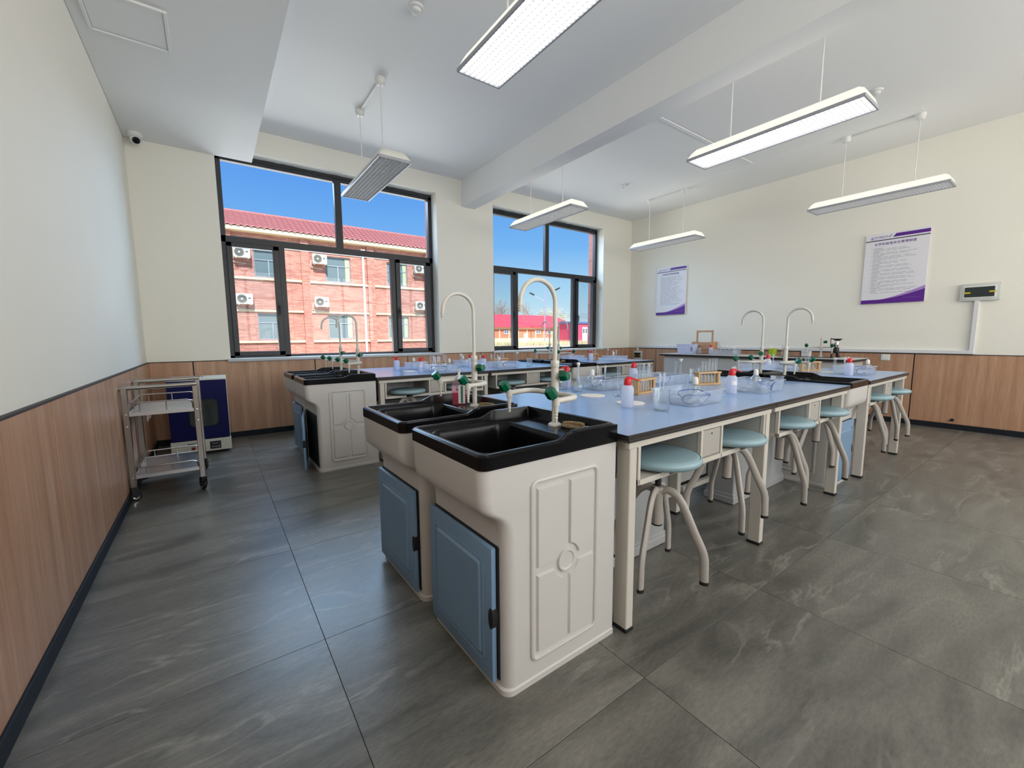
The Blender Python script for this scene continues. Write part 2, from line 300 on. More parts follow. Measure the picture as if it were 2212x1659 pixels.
# ------------------------------------------------------------------ mesh builder
class MB:
    def __init__(s): s.v = []; s.f = []
    def mark(s): return len(s.v)
    def xf(s, m, start=0):
        for i in range(start, len(s.v)): s.v[i] = m @ Vector(s.v[i])
        return s
    def bm(s, bm):
        o = len(s.v); bm.verts.ensure_lookup_table()
        for i, v in enumerate(bm.verts): v.index = i; s.v.append(v.co.copy())
        for f in bm.faces: s.f.append([o+v.index for v in f.verts])
        bm.free(); return s
    def box(s, x0, x1, y0, y1, z0, z1, bev=0.0, seg=1):
        if bev:
            b = bmesh.new(); bmesh.ops.create_cube(b, size=1)
            for v in b.verts: v.co = Vector(((x0+x1)/2+v.co.x*(x1-x0), (y0+y1)/2+v.co.y*(y1-y0), (z0+z1)/2+v.co.z*(z1-z0)))
            bmesh.ops.bevel(b, geom=b.edges[:], offset=bev, segments=seg, profile=0.5, affect='EDGES')
            return s.bm(b)
        o = len(s.v)
        s.v += [Vector(p) for p in ((x0,y0,z0),(x1,y0,z0),(x1,y1,z0),(x0,y1,z0),(x0,y0,z1),(x1,y0,z1),(x1,y1,z1),(x0,y1,z1))]
        s.f += [[o+i for i in q] for q in ((3,2,1,0),(4,5,6,7),(0,1,5,4),(1,2,6,5),(2,3,7,6),(3,0,4,7))]
        return s
    def ring(s, pts):
        o = len(s.v); s.v += [Vector(p) for p in pts]; return list(range(o, o+len(pts)))
    def loft(s, rings, caps=True, closed=True):
        ids = [s.ring(r) for r in rings]; n = len(ids[0])
        for a, b in zip(ids, ids[1:]):
            for i in range(n if closed else n-1):
                j = (i+1) % n; s.f.append([a[i], a[j], b[j], b[i]])
        if caps: s.f.append(ids[0][::-1]); s.f.append(ids[-1][:])
        return s
    def tube(s, path, r, n=10, caps=True, closed=False, flat=1.0):
        P = [Vector(p) for p in path]; m = len(P)
        rs = r if isinstance(r, (list, tuple)) else [r]*m
        T = []
        for i in range(m):
            a = P[(i-1) % m] if closed else P[max(i-1, 0)]; b = P[(i+1) % m] if closed else P[min(i+1, m-1)]
            T.append((b-a).normalized())
        ref = Vector((0, 0, 1)) if abs(T[0].z) < 0.9 else Vector((1, 0, 0))
        nrm = (ref - T[0]*ref.dot(T[0])).normalized(); rings = []
        for i in range(m):
            nrm = (nrm - T[i]*nrm.dot(T[i])).normalized(); bn = T[i].cross(nrm)
            rings.append([P[i] + (nrm*math.cos(2*PI*k/n) + bn*math.sin(2*PI*k/n)*flat)*rs[i] for k in range(n)])
        if closed:
            ids = [s.ring(q) for q in rings]
            for a, b in zip(ids, ids[1:]+ids[:1]):
                for i in range(n): j = (i+1) % n; s.f.append([a[i], a[j], b[j], b[i]])
            return s
        return s.loft(rings, caps)
    def cyl(s, p0, p1, r0, r1=None, n=16, caps=True):
        return s.tube([p0, p1], [r0, r0 if r1 is None else r1], n, caps)
    def lathe(s, prof, n=24, c=(0, 0, 0), axis=None):
        st = len(s.v); ids = []
        for r, z in prof:
            if r < 1e-6: ids.append(s.ring([(0, 0, z)]))
            else: ids.append(s.ring([(r*math.cos(2*PI*k/n), r*math.sin(2*PI*k/n), z) for k in range(n)]))
        for a, b in zip(ids, ids[1:]):
            for i in range(n):
                j = (i+1) % n
                if len(a) == 1 and len(b) == 1: continue
                if len(a) == 1: s.f.append([a[0], b[j], b[i]])
                elif len(b) == 1: s.f.append([a[i], a[j], b[0]])
                else: s.f.append([a[i], a[j], b[j], b[i]])
        m = Matrix.Translation(Vector(c))
        if axis is not None: m = m @ Vector((0, 0, 1)).rotation_difference(Vector(axis)).to_matrix().to_4x4()
        return s.xf(m, st)
    def prism(s, poly, lo, hi, plane='xy'):
        def P(a, b, c): return {'xy': (a, b, c), 'xz': (a, c, b), 'yz': (c, a, b)}[plane]
        return s.loft([[P(a, b, lo) for a, b in poly], [P(a, b, hi) for a, b in poly]])
    def quad(s, a, b, c, d):
        o = len(s.v); s.v += [Vector(p) for p in (a, b, c, d)]; s.f.append([o, o+1, o+2, o+3]); return s
    def mesh(s, name, m, smooth=35):
        me = bpy.data.meshes.new(name); me.from_pydata([tuple(v) for v in s.v], [], s.f)
        b = bmesh.new(); b.from_mesh(me); bmesh.ops.recalc_face_normals(b, faces=b.faces[:]); b.to_mesh(me); b.free()
        if smooth:
            for p in me.polygons: p.use_smooth = True
            me.set_sharp_from_angle(angle=math.radians(smooth))
        me.materials.append(MATS[m]); return me
def rrect(x0, x1, y0, y1, r, n=5):
    pts = []
    for cx, cy, a0 in ((x1-r, y1-r, 0), (x0+r, y1-r, PI/2), (x0+r, y0+r, PI), (x1-r, y0+r, 1.5*PI)):
        for k in range(n+1):
            a = a0 + k/n*PI/2; pts.append((cx+r*math.cos(a), cy+r*math.sin(a)))
    return pts
def arc(c, r, a0, a1, n, f):
    return [f(c, r, a0+(a1-a0)*k/n) for k in range(n+1)]
CACHE = {}
def M(key, m, fn, smooth=35):
    k = (key, m)
    if k not in CACHE:
        b = MB(); fn(b); CACHE[k] = b.mesh(key, m, smooth)
    return CACHE[k]
def ob(name, me, parent=None, loc=(0, 0, 0), rot=(0, 0, 0), sc=None):
    o = bpy.data.objects.new(name, me); COL.objects.link(o)
    o.location = loc; o.rotation_euler = rot
    if sc: o.scale = sc
    if parent is not None: o.parent = parent
    return o
def tag(o, label, cat, group=None, kind=None):
    o['label'] = label
    if cat: o['category'] = cat
    if group: o['group'] = group
    if kind: o['kind'] = kind
    return o
def thing(name, label, cat, loc=(0, 0, 0), rz=0.0, group=None, kind=None):
    o = bpy.data.objects.new(name, None); COL.objects.link(o); o.empty_display_size = 0.05
    o.location = loc; o.rotation_euler = (0, 0, rz)
    return tag(o, label, cat, group, kind)
def part(name, m, fn, parent, loc=(0, 0, 0), rot=(0, 0, 0), key=None, sc=None, smooth=35):
    """a part that is one mesh; a key shares the mesh between alike parts"""
    if key: me = M(key, m, fn, smooth)
    else:
        b = MB(); fn(b); me = b.mesh(name, m, smooth)
    return ob(name, me, parent, loc, rot, sc)
def struct(name, label, m, fn, smooth=0):
    b = MB(); fn(b); return tag(ob(name, b.mesh(name, m, smooth)), label, None, kind='structure')

# ================================================================== THE ROOM
XL, XP, YW, YB, ZC = -0.53, 6.95, 5.56, -2.5, 3.37
ZS = 3.02                      # underside of soffit and beam
DADO = 0.868
W1 = (0.163, 2.705, 0.885, 3.125)
W2 = (3.655, 6.155, 0.885, 3.125)

# ---- floor: a screed with every tile laid on it
def f_floor(b): b.box(XL-0.2, XP+0.2, YB-0.2, YW+0.2, -0.20, -0.003)
floor = tag(struct('floor', 'grey stone-look tiled classroom floor', 'grout', f_floor), 'grey stone-look tiled classroom floor', 'floor', kind='structure')
TS, TX0, TY0 = 0.8, 0.263, 0.755
ix = math.floor((XL-TX0)/TS); 
for i in range(ix, math.ceil((XP-TX0)/TS)):
    for j in range(math.floor((YB-TY0)/TS), math.ceil((YW-TY0)/TS)):
        x0, x1 = max(TX0+i*TS, XL), min(TX0+(i+1)*TS, XP); y0, y1 = max(TY0+j*TS, YB), min(TY0+(j+1)*TS, YW)
        if x1-x0 < 0.02 or y1-y0 < 0.02: continue
        a, c = round((x1-x0)/2-0.0010, 4), round((y1-y0)/2-0.0010, 4)
        part('floor_tile', 'tile', lambda b, a=a, c=c: b.box(-a, a, -c, c, -0.010, 0, bev=0.0004), floor,
             loc=((x0+x1)/2, (y0+y1)/2, 0), key='tile%.3f_%.3f' % (a, c), smooth=0)

# ---- ceiling with its boxed soffit and beam
ceil = tag(struct('ceiling', 'white painted ceiling slab', 'ceiling', lambda b: b.box(XL-0.3, XP+0.3, YB-3.4, YW+0.39, ZC, ZC+0.3)), 'white painted ceiling with a boxed soffit and a beam', 'ceiling', kind='structure')  # slab extended unseen past the front wall to block the sun
part('soffit', 'ceiling', lambda b: b.box(XL-0.01, 0.50, YB, YW, ZS, ZC+0.02), ceil, smooth=0)
part('beam', 'ceiling', lambda b: b.box(3.11, 3.33, YB, YW, 3.0, ZC+0.02), ceil, smooth=0)
part('conduit', 'ceiling', lambda b: b.box(3.33, 6.0, 2.825, 2.865, ZC-0.008, ZC+0.01), ceil, smooth=0)
part('conduit', 'ceiling', lambda b: b.box(5.985, 6.015, 1.2, 4.5, ZC-0.006, ZC+0.01), ceil, smooth=0)

# ---- walls
def wall(name, label, fn):
    return tag(struct(name, label, 'wall', fn), label, 'wall', kind='structure')
wl = wall('wall_left', 'cream plaster wall over wood panelling beside the steel trolley', lambda b: b.box(XL-0.30, XL-0.012, YB-0.3, YW+0.39, -0.2, ZC))
wr = wall('wall_right', 'cream plaster wall carrying two purple-trimmed notice boards', lambda b: b.box(XP+0.012, XP+0.30, YB-0.3, YW+0.39, -0.2, ZC))
def f_front(b):
    X0, X1, y0, y1 = XL-0.012, XP+0.012, YB-0.3, YB
    b.box(X0, X1, y0, y1, -0.2, 0.95); b.box(X0, X1, y0, y1, 3.05, ZC); e = X0
    for a, c in ADDED_WINDOWS: b.box(e, a, y0, y1, 0.95, 3.05); e = c
    b.box(e, X1, y0, y1, 0.95, 3.05)
wf = wall('wall_front', 'cream plaster wall facing the two windows', f_front)
def f_back(b, y0=YW, y1=YW+0.17, top=ZC, lo=-0.2, g=0.0, X0=XL-0.012, X1=XP+0.012):
    a, c, z0, z1 = W1; d, e, _, _ = W2
    b.box(X0, X1, y0, y1, lo, z0+g); b.box(X0, X1, y0, y1, z1-g, top)
    b.box(X0, a+g, y0, y1, z0+g, z1-g); b.box(c-g, d+g, y0, y1, z0+g, z1-g); b.box(e-g, X1, y0, y1, z0+g, z1-g)
wb = wall('wall_back', 'cream plaster wall pierced by two large windows', f_back)
part('brick_facing', 'brick_plain', lambda b: f_back(b, YW+0.24, YW+0.385, ZC, -0.2, 0.0, XL-0.3, XP+0.3), wb, smooth=0)

# wood panelling: each panel a piece of its wall, joints left open over a dark backing
def panelling(w, axis, at, sgn, cuts, mname):
    lo, hi = 0.062, DADO-0.006
    def P(t0, t1, d0, d1, z0, z1):
        p, q = sorted((at+sgn*d0, at+sgn*d1))
        return (p, q, t0, t1, z0, z1) if axis == 'x' else (t0, t1, p, q, z0, z1)
    part('joint_backing', 'dark_joint', lambda b: b.box(*P(cuts[0], cuts[-1], -0.012, 0.0005, 0.0, DADO-0.001)), w, smooth=0)
    part('cap_strip', 'dark_joint', lambda b: b.box(*P(cuts[0], cuts[-1], -0.012, 0.011, DADO-0.006, DADO+0.003)), w, smooth=0)
    for a, c in zip(cuts, cuts[1:]):
        m = ((a+c)/2); L = (c-a)/2-0.006
        if axis == 'x': part('wood_panel', mname, lambda b, L=L: b.box(min(0, sgn*0.010), max(0, sgn*0.010), -L, L, lo, hi, bev=0.0004), w, loc=(at, m, 0), smooth=0)
        else: part('wood_panel', mname, lambda b, L=L: b.box(-L, L, min(0, sgn*0.010), max(0, sgn*0.010), lo, hi, bev=0.0004), w, loc=(m, at, 0), smooth=0)
def steps(a, b, first, st):
    o = [a]; t = first
    while t < b-0.05:
        if t > a+0.05: o.append(t)
        t += st
    return o+[b]
panelling(wl, 'x', XL-0.004, 1, steps(YB, YW, 2.355-4*1.203, 1.203), 'wood_panel')
panelling(wr, 'x', XP+0.004, -1, steps(YB, YW, 1.252-3*1.215, 1.215), 'wood_panel')
panelling(wb, 'y', YW-0.001, -1, steps(XL, XP, -0.173, 1.188), 'wood_panel')
panelling(wf, 'y', YB+0.001, 1, steps(XL, XP, 0.2, 1.2), 'wood_panel')
def skirting(name, label, fn): return tag(struct(name, label, 'slate', fn), label, 'baseboard', kind='structure')
skirting('baseboard_left', 'dark slate skirting along the trolley wall', lambda b: b.box(XL, XL+0.016, YB, YW, 0, 0.066, bev=0.003))
skirting('baseboard_right', 'dark slate skirting along the notice board wall', lambda b: b.box(XP-0.016, XP, YB, YW, 0, 0.060, bev=0.003))
skirting('baseboard_back', 'dark slate skirting under the windows', lambda b: b.box(XL, XP, YW-0.016, YW, 0, 0.062, bev=0.003))
skirting('baseboard_front', 'dark slate skirting opposite the windows', lambda b: b.box(XL, XP, YB, YB+0.016, 0, 0.062, bev=0.003))

# ---- windows
def window(name, label, x0, x1, lx, mx, m1, m2, rx):
    """x0,x1 opening; lx left glass edge; mx upper mullion; m1,m2 lower mullions; rx right glass edge"""
    z0, z1 = 0.885, 3.125; yf, yk = YW+0.165, YW+0.235
    t = thing(name, label, 'window', (0, 0, 0), kind='structure')
    def fr(b):
        b.box(x0, x0+0.052, yf, yk, z0, z1-0.02, bev=0.004); b.box(x1-0.052, x1, yf, yk, z0, z1-0.02, bev=0.004)
        b.box(x0, x1, yf, yk, 3.052, z1-0.02, bev=0.004); b.box(x0, x1, yf, yk, z0, z0+0.028, bev=0.004)
        b.box(x0, x1, yf, yk, 2.172, 2.250, bev=0.004)
        b.box(mx-0.041, mx+0.041, yf, yk, 2.24, 3.06, bev=0.004)
        b.box(m1-0.032, m1+0.032, yf, yk, z0, 2.18, bev=0.004); b.box(m2-0.032, m2+0.032, yf, yk, z0, 2.18, bev=0.004)
    part('window_frame', 'frame_dark', fr, t)
    def pane(a, c, d, e, par=t, m='pane'): part('window_pane', m, lambda b: b.box(a, c, yf+0.035, yf+0.041, d, e), par, smooth=0)
    pane(x0+0.045, mx-0.035, 2.245, 3.056); pane(mx+0.035, x1-0.045, 2.245, 3.056); pane(m1+0.028, m2-0.028, z0+0.022, 2.176)
    for a, c, g0, g1 in ((x0+0.046, m1-0.030, lx, m1-0.092), (m2+0.030, x1-0.046, m2+0.092, rx)):
        def sash(b):
            b.box(a, g0, yf-0.022, yk-0.02, z0+0.022, 2.178, bev=0.004); b.box(g1, c, yf-0.022, yk-0.02, z0+0.022, 2.178, bev=0.004)
            b.box(a, c, yf-0.022, yk-0.02, z0+0.022, 0.955, bev=0.004); b.box(a, c, yf-0.022, yk-0.02, 2.128, 2.178, bev=0.004)
        s = part('sash', 'frame_dark', sash, t)
        pane(g0-0.006, g1+0.006, 0.95, 2.133, s, 'sash_pane')
        hx = g1+0.03 if a < mx else g0-0.03
        part('handle', 'frame_dark', lambda b: (b.box(hx-0.012, hx+0.012, yf-0.034, yf-0.02, 1.45, 1.53, bev=0.003), b.tube([(hx, yf-0.034, 1.49), (hx, yf-0.06, 1.49), (hx, yf-0.065, 1.44), (hx, yf-0.062, 1.38)], [0.008, 0.009, 0.009, 0.007], 8)), s)
    part('window_sill', 'sill', lambda b: b.box(x0-0.03, x1+0.03, YW-0.045, YW+0.17, z0-0.036, z0-0.001, bev=0.008, seg=2), t)
    def seal(b):
        rnd = random.Random(hash(name) % 97 if False else len(name)); xs = [x0+0.01+(x1-x0-0.02)*k/46 for k in range(47)]
        lo = [3.100-rnd.random()*0.022 for _ in xs]; y0s = [yf-0.004-rnd.random()*0.020 for _ in xs]
        b.loft([[(x, y, l), (x, yk-0.01, l), (x, yk-0.01, 3.126), (x, y, 3.126)] for x, l, y in zip(xs, lo, y0s)])
    part('sealant', 'frame_dark', seal, t, smooth=60)
    return t
window('window_1', 'large dark-framed window looking onto the brick building', W1[0], W1[1], 0.262, 1.427, 0.754, 2.109, 2.583)
window('window_2', 'large dark-framed window looking onto the red-roofed building', W2[0], W2[1], 3.760, 4.897, 4.224, 5.560, 6.037)

for k, (a, c) in enumerate(ADDED_WINDOWS):      # unseen windows added to hold the fill lights behind the camera
    t = thing('window_%d' % (k+3), ('added unseen window by the trolley wall', 'added unseen window in the middle of its wall', 'added unseen window by the notice board wall')[k], 'window', (0, 0, 0), kind='structure')
    def fr(b):
        for x in (a, (a+c)/2-0.03, c-0.06): b.box(x, x+0.06, YB-0.09, YB-0.03, 0.95, 3.05, bev=0.004)
        for z in (0.95, 2.25, 2.99): b.box(a, c, YB-0.09, YB-0.03, z, z+0.06, bev=0.004)
    part('window_frame', 'frame_dark', fr, t)
    part('window_pane', 'pane', lambda b: b.box(a+0.03, c-0.03, YB-0.063, YB-0.057, 0.98, 3.02), t, smooth=0)

# ---- things fixed to walls and ceiling
t = thing('security_camera', 'white ball security camera under the soffit corner', 'camera', (-0.445, 5.40, ZS))
part('mount', 'plastic_white', lambda b: b.lathe([(0, 0), (0.058, 0), (0.060, -0.012), (0.056, -0.030), (0.046, -0.040), (0, -0.040)], 28), t)
dirv = Vector((0.30, -0.80, -0.52)).normalized()
part('ball', 'plastic_white', lambda b: b.lathe([(0.043*math.sin(PI*k/14), -0.043*math.cos(PI*k/14)) for k in range(15)], 24, (0, 0, -0.055)), t)
part('lens', 'lens_black', lambda b: b.lathe([(0.030, 0), (0.030, 0.006), (0.026, 0.012), (0.012, 0.016), (0, 0.017)], 24, Vector((0, 0, -0.055))+dirv*0.030, dirv), t)
t = thing('access_hatch', 'square white access hatch set in the soffit', 'hatch', (-0.277, 3.575, ZS))
part('hatch_panel', 'ceiling', lambda b: b.box(-0.178, 0.178, -0.195, 0.195, -0.004, 0.006, bev=0.001), t)
def f_hf(b):
    for x0, x1, y0, y1 in ((-0.2, -0.182, -0.217, 0.217), (0.182, 0.2, -0.217, 0.217), (-0.182, 0.182, -0.217, -0.199), (-0.182, 0.182, 0.199, 0.217)): b.box(x0, x1, y0, y1, -0.012, 0.006, bev=0.002)
part('hatch_frame', 'ceiling', f_hf, t)
for x, y, lab in ((5.215, 1.386, 'round white smoke detector beside the lit lamp near the beam'), (5.215, 4.345, 'round white smoke detector nearest the window wall'), (1.311, 2.93, 'round white smoke detector between beam and soffit')):
    t = thing('smoke_detector', lab, 'detector', (x, y, ZC), group='smoke detectors on the ceiling')
    part('base', 'plastic_white', lambda b: b.lathe([(0, 0), (0.052, 0), (0.052, -0.012), (0.047, -0.016), (0, -0.016)], 24), t, key='sd_base')
    part('sensor', 'plastic_white', lambda b: b.lathe([(0, -0.014), (0.036, -0.014), (0.033, -0.034), (0.022, -0.042), (0, -0.043)], 24), t, key='sd_head')
t = thing('cable_trunking', 'white cable trunking running along the panelling up to the fuse box', 'trunking', (XP, 0, 0))
part('run', 'white_trim', lambda b: b.box(-0.026, 0.012, 0.768, 5.34, 0.876, 0.914, bev=0.002), t, smooth=0)
part('riser', 'white_trim', lambda b: b.box(-0.024, 0.012, 0.768, 0.806, 0.912, 1.468, bev=0.002), t, smooth=0)
part('drop', 'white_trim', lambda b: b.box(-0.024, 0.012, 5.30, 5.34, 0.81, 0.914, bev=0.002), t, smooth=0)
def fusebox(label, y0, y1, z0, z1, tape):
    t = thing('fuse_box', label, 'fuse box', (XP, (y0+y1)/2, z0)); h = (y1-y0)/2; H = z1-z0
    part('cover', 'panel_grey', lambda b: b.box(-0.026, 0.0, -h, h, 0, H, bev=0.006, seg=2), t)
    part('bezel', 'plastic_white', lambda b: b.box(-0.030, -0.024, -h*0.80, h*0.84, H*0.15, H*0.86, bev=0.003), t)
    part('flap', 'panel_window', lambda b: b.box(-0.034, -0.028, -h*0.72, h*0.76, H*0.22, H*0.79, bev=0.002), t)
    if tape:
        part('tape', 'tape_yellow', lambda b: b.box(-0.036, -0.033, h*0.46, h*0.80, H*0.43, H*0.51), t, smooth=0)
        part('tape', 'tape_yellow', lambda b: b.box(-0.036, -0.033, -h*0.80, -h*0.46, H*0.46, H*0.54), t, smooth=0)
fusebox('grey wall fuse box with dark flap above the long wood panelling', 0.622, 0.925, 1.467, 1.658, True)
fusebox('small grey fuse box low on the panelling by the corner', 5.207, 5.414, 0.640, 0.815, True)
t = thing('wall_socket', 'white socket plate on the panelling under the larger-looking notice board', 'socket', (XP-0.006, 1.52, 0.774))
part('plate', 'plastic_white', lambda b: b.box(-0.010, 0, -0.045, 0.045, 0, 0.08, bev=0.004), t)
part('rocker', 'cap_white', lambda b: b.box(-0.014, -0.008, -0.028, 0.028, 0.014, 0.066, bev=0.003), t)
for k, (y, z) in enumerate(((4.99, 0.36), (5.17, 0.36))):
    t = thing('wall_socket', 'white socket plate low on the panelling behind the steel trolley', 'socket', (XL+0.006, y, z), group='sockets behind the trolley')
    part('plate', 'plastic_white', lambda b: b.box(0, 0.010, -0.043, 0.043, 0, 0.086, bev=0.004), t, key='skp')
    part('outlet', 'cap_white', lambda b: b.box(0.008, 0.013, -0.026, 0.026, 0.018, 0.068, bev=0.003), t, key='skr')
t = thing('door_stop', 'small dark round stopper on the panelling above the skirting', 'stopper', (XP-0.006, 0.876, 0.108))
part('rosette', 'slate', lambda b: b.lathe([(0, 0), (0.016, 0), (0.016, 0.004), (0, 0.004)], 16, (0, 0, 0), (-1, 0, 0)), t)
part('knob', 'slate', lambda b: b.lathe([(0.008, 0.003), (0.010, 0.02), (0.014, 0.026), (0.012, 0.034), (0, 0.036)], 16, (0, 0, 0), (-1, 0, 0)), t)

# ---- notice boards
def text_mesh(body, size, m):
    c = bpy.data.curves.new('text', 'FONT'); c.body = body; c.size = size; c.align_x = 'CENTER'; c.align_y = 'CENTER'; c.extrude = 0.0004; c.offset = size*0.006; c.space_character = 1.12
    o = bpy.data.objects.new('text', c); COL.objects.link(o)
    dg = bpy.context.evaluated_depsgraph_get()
    me = bpy.data.meshes.new_from_object(o.evaluated_get(dg)); bpy.data.objects.remove(o); bpy.data.curves.remove(c)
    me.materials.clear(); me.materials.append(MATS[m]); return me
TXT = Matrix(((0, 0, -1), (-1, 0, 0), (0, 1, 0))).to_euler()      # text plane facing -x, reading along -y
def notice(label, title, y_left, rows, seed, tsize):
    Wd, Ht = 0.598, 0.868
    t = thing('notice_board', label, 'notice board', (XP-0.004, y_left, 1.496), group='purple-trimmed notice boards')
    part('board', 'poster_paper', lambda b: b.box(-0.012, 0.012, -Wd, 0, 0, Ht), t, smooth=0)
    X = -0.0125
    def flat(poly, d=0.0): return lambda b: b.loft([[(X+0.0002-d, -a, c) for a, c in poly], [(X-0.0008-d, -a, c) for a, c in poly]])
    part('header_bar', 'ink_purple', flat([(0.262, 0.806), (Wd, 0.806), (Wd, 0.846), (0.292, 0.846)]), t, smooth=0)
    part('header_rule', 'ink_dark', flat([(0, 0.778), (Wd, 0.778), (Wd, 0.789), (0, 0.789)]), t, smooth=0)
    part('slash', 'ink_grey', flat([(0.222, 0.806), (0.232, 0.806), (0.255, 0.842), (0.245, 0.842)]), t, smooth=0)
    n = 16
    wave = [(Wd*k/n, 0.048+0.105*max(0, (k/n-0.28)/0.72)**1.6) for k in range(n+1)]
    wav2 = [(Wd*k/n, 0.048+0.145*max(0, (k/n-0.30)/0.70)**1.35) for k in range(n+1)]
    part('footer_lilac', 'ink_lilac', flat([(0, 0.0)]+[(Wd, 0.0)]+wav2[::-1]), t, smooth=0)
    part('footer_purple', 'ink_purple', flat([(0, 0.0)]+[(Wd, 0.0)]+wave[::-1], 0.0009), t, smooth=0)
    part('emblem', 'ink_logo', lambda b: (b.tube([(X, -0.064-0.017*math.cos(2*PI*k/20), 0.818+0.017*math.sin(2*PI*k/20)) for k in range(20)], 0.0016, 6, closed=True),
        b.loft([[(X+0.0002, -a, c) for a, c in ((0.048, 0.811), (0.080, 0.811), (0.072, 0.801), (0.056, 0.801))], [(X-0.0012, -a, c) for a, c in ((0.048, 0.811), (0.080, 0.811), (0.072, 0.801), (0.056, 0.801))]]),
        b.lathe([(0, 0), (0.006, 0), (0.006, 0.001), (0, 0.001)], 12, (X, -0.064, 0.819), (-1, 0, 0))), t)
    ob('school_name', text_mesh('四平高级中学', 0.021, 'ink_logo'), t, (X-0.0006, -0.152, 0.822), TXT)
    part('name_rule', 'ink_logo', flat([(0.090, 0.803), (0.214, 0.803), (0.214, 0.805), (0.090, 0.805)]), t, smooth=0)
    ob('title', text_mesh(title, tsize, 'ink_purple'), t, (X-0.0006, -Wd*0.48, 0.735), TXT)
    rnd = random.Random(seed)
    def body(b):
        z = 0.684
        for r in rows:
            x = 0.085 if r != 2 else 0.085
            end = {0: 0.14+rnd.random()*0.05, 1: 0.40+rnd.random()*0.14, 2: 0.30+rnd.random()*0.18}[r]
            hh = 0.0042 if r == 0 else 0.0032
            if r == 0: b.box(X-0.0008, X, -0.072, -0.064, z, z+hh)
            while x < end:
                L = 0.03+rnd.random()*0.085; e = min(x+L, end); b.box(X-0.0008, X, -e, -x, z, z+hh); x = e+0.006+rnd.random()*0.012
            z -= 0.0158
    part('printed_text', 'ink_grey', body, t, smooth=0)
    part('footer_line', 'ink_lilac', flat([(0.40, 0.056), (0.555, 0.056), (0.555, 0.058), (0.40, 0.058)], 0.0016), t, smooth=0)
rA = [0, 1, 1, 0, 1, 2, 0, 1, 1, 2, 0, 1, 2, 0, 1, 1, 0, 1, 2, 0, 1, 1, 0, 2, 1, 0, 1, 1, 0, 1, 2, 0, 1, 1, 0, 1]
notice('white notice board with eleven-character purple title beside the fuse box', '化学实验室安全管理制度', 1.815, rA, 5, 0.034)
notice('white notice board with nine-character purple title by the window corner', '实验室日常管理制度', 4.918, [1, 1, 2]*11, 11, 0.036)

# ---- hanging lamps
def lamp(label, x, y, lit, cable=False):
    L, Wd = 0.61, 0.145; zb = 2.592; H = ZC-zb
    t = thing('pendant_lamp', label, 'ceiling lamp', (x, y, zb), group='louvred pendant lamps')
    def shell(b):
        prof = [(0.139, 0.018), (0.139, 0.030), (0.131, 0.050), (0.113, 0.076), (0.085, 0.097)]
        rg = []
        for yy, k in ((-L+0.003, 0.10), (-L+0.010, 0.45), (-L+0.026, 0.78), (-L+0.055, 1.0), (L-0.055, 1.0), (L-0.026, 0.78), (L-0.010, 0.45), (L-0.003, 0.10)):
            q = [(x_, 0.018+(z_-0.018)*k) for x_, z_ in prof]
            rg.append([(x_, yy, z_) for x_, z_ in q]+[(-x_, yy, z_) for x_, z_ in q[::-1]])
        b.loft(rg)
    part('housing', 'lamp_glow' if lit else 'lamp_shell', shell, t, key='lamp_housing', smooth=30)
    def rim(b):
        for x0, x1, y0, y1 in ((-Wd, -Wd+0.011, -L, L), (Wd-0.011, Wd, -L, L), (-Wd+0.011, Wd-0.011, -L, -L+0.011), (-Wd+0.011, Wd-0.011, L-0.011, L)): b.box(x0, x1, y0, y1, 0, 0.022, bev=0.002)
    part('rim', 'lamp_rim', rim, t, key='lamp_rim')
    def louvre(b):
        for k in range(1, 8): xx = -Wd+0.011+(2*Wd-0.022)*k/8; b.box(xx-0.0008, xx+0.0008, -L+0.01, L-0.01, 0.002, 0.0125)
        for k in range(1, 44): yy = -L+0.011+(2*L-0.022)*k/44; b.box(-Wd+0.01, Wd-0.01, yy-0.0006, yy+0.0006, 0.002, 0.0115)
    part('louvre', 'lamp_louvre', louvre, t, key='lamp_louvre', smooth=0)
    part('light_panel' if lit else 'reflector', {0: 'lamp_reflector', 1: 'lamp_lit', 2: 'lamp_dim'}[int(lit)], lambda b: b.box(-Wd+0.012, Wd-0.012, -L+0.012, L-0.012, 0.0155, 0.0175), t, key='lamp_panel', smooth=0)
    for s in (-1, 1):
        yy = s*0.312
        part('rod', 'plastic_white', lambda b: b.cyl((0, 0, 0.096), (0, 0, H), 0.0055, n=8), t, (0, yy, 0), key='lamp_rod')
        part('clip', 'steel', lambda b: (b.box(-0.02, 0.02, -0.008, 0.008, 0.095, 0.106, bev=0.002), b.cyl((0, 0, 0.10), (0, 0, 0.12), 0.009, n=10)), t, (0, yy, 0), key='lamp_clip')
        part('canopy', 'plastic_white', lambda b: b.lathe([(0, H), (0.046, H), (0.047, H-0.012), (0.040, H-0.045), (0.026, H-0.058), (0, H-0.058)], 20), t, (0, yy, 0), key='lamp_canopy')
    if cable: part('conduit', 'plastic_white', lambda b: b.cyl((0.0, -0.30, H-0.010), (0.0, 0.30, H-0.010), 0.010, n=8), t)
    return t
lamp('lit louvred lamp between the beam and the smoke detector', 1.38, 1.625, True)
lamp('unlit louvred lamp in front of the brick-building window', 1.37, 4.175, False, True)
lamp('lit louvred lamp beyond the beam away from windows', 3.585, 1.575, True)
lamp('dimly lit louvred lamp in front of the red-roof window', 3.585, 4.22, 2)
lamp('dimly lit louvred lamp above the fuse box notice board', 6.13, 1.555, 2, True)
lamp('dimly lit louvred lamp above the window corner notice board', 6.13, 4.22, 2, True)
for x, n_ in ((1.38, 'near the soffit'), (3.585, 'just past the beam'), (6.13, 'by the notice board wall')): lamp('lit louvred lamp over the corridor-side aisle %s' % n_, x, -1.05, True)

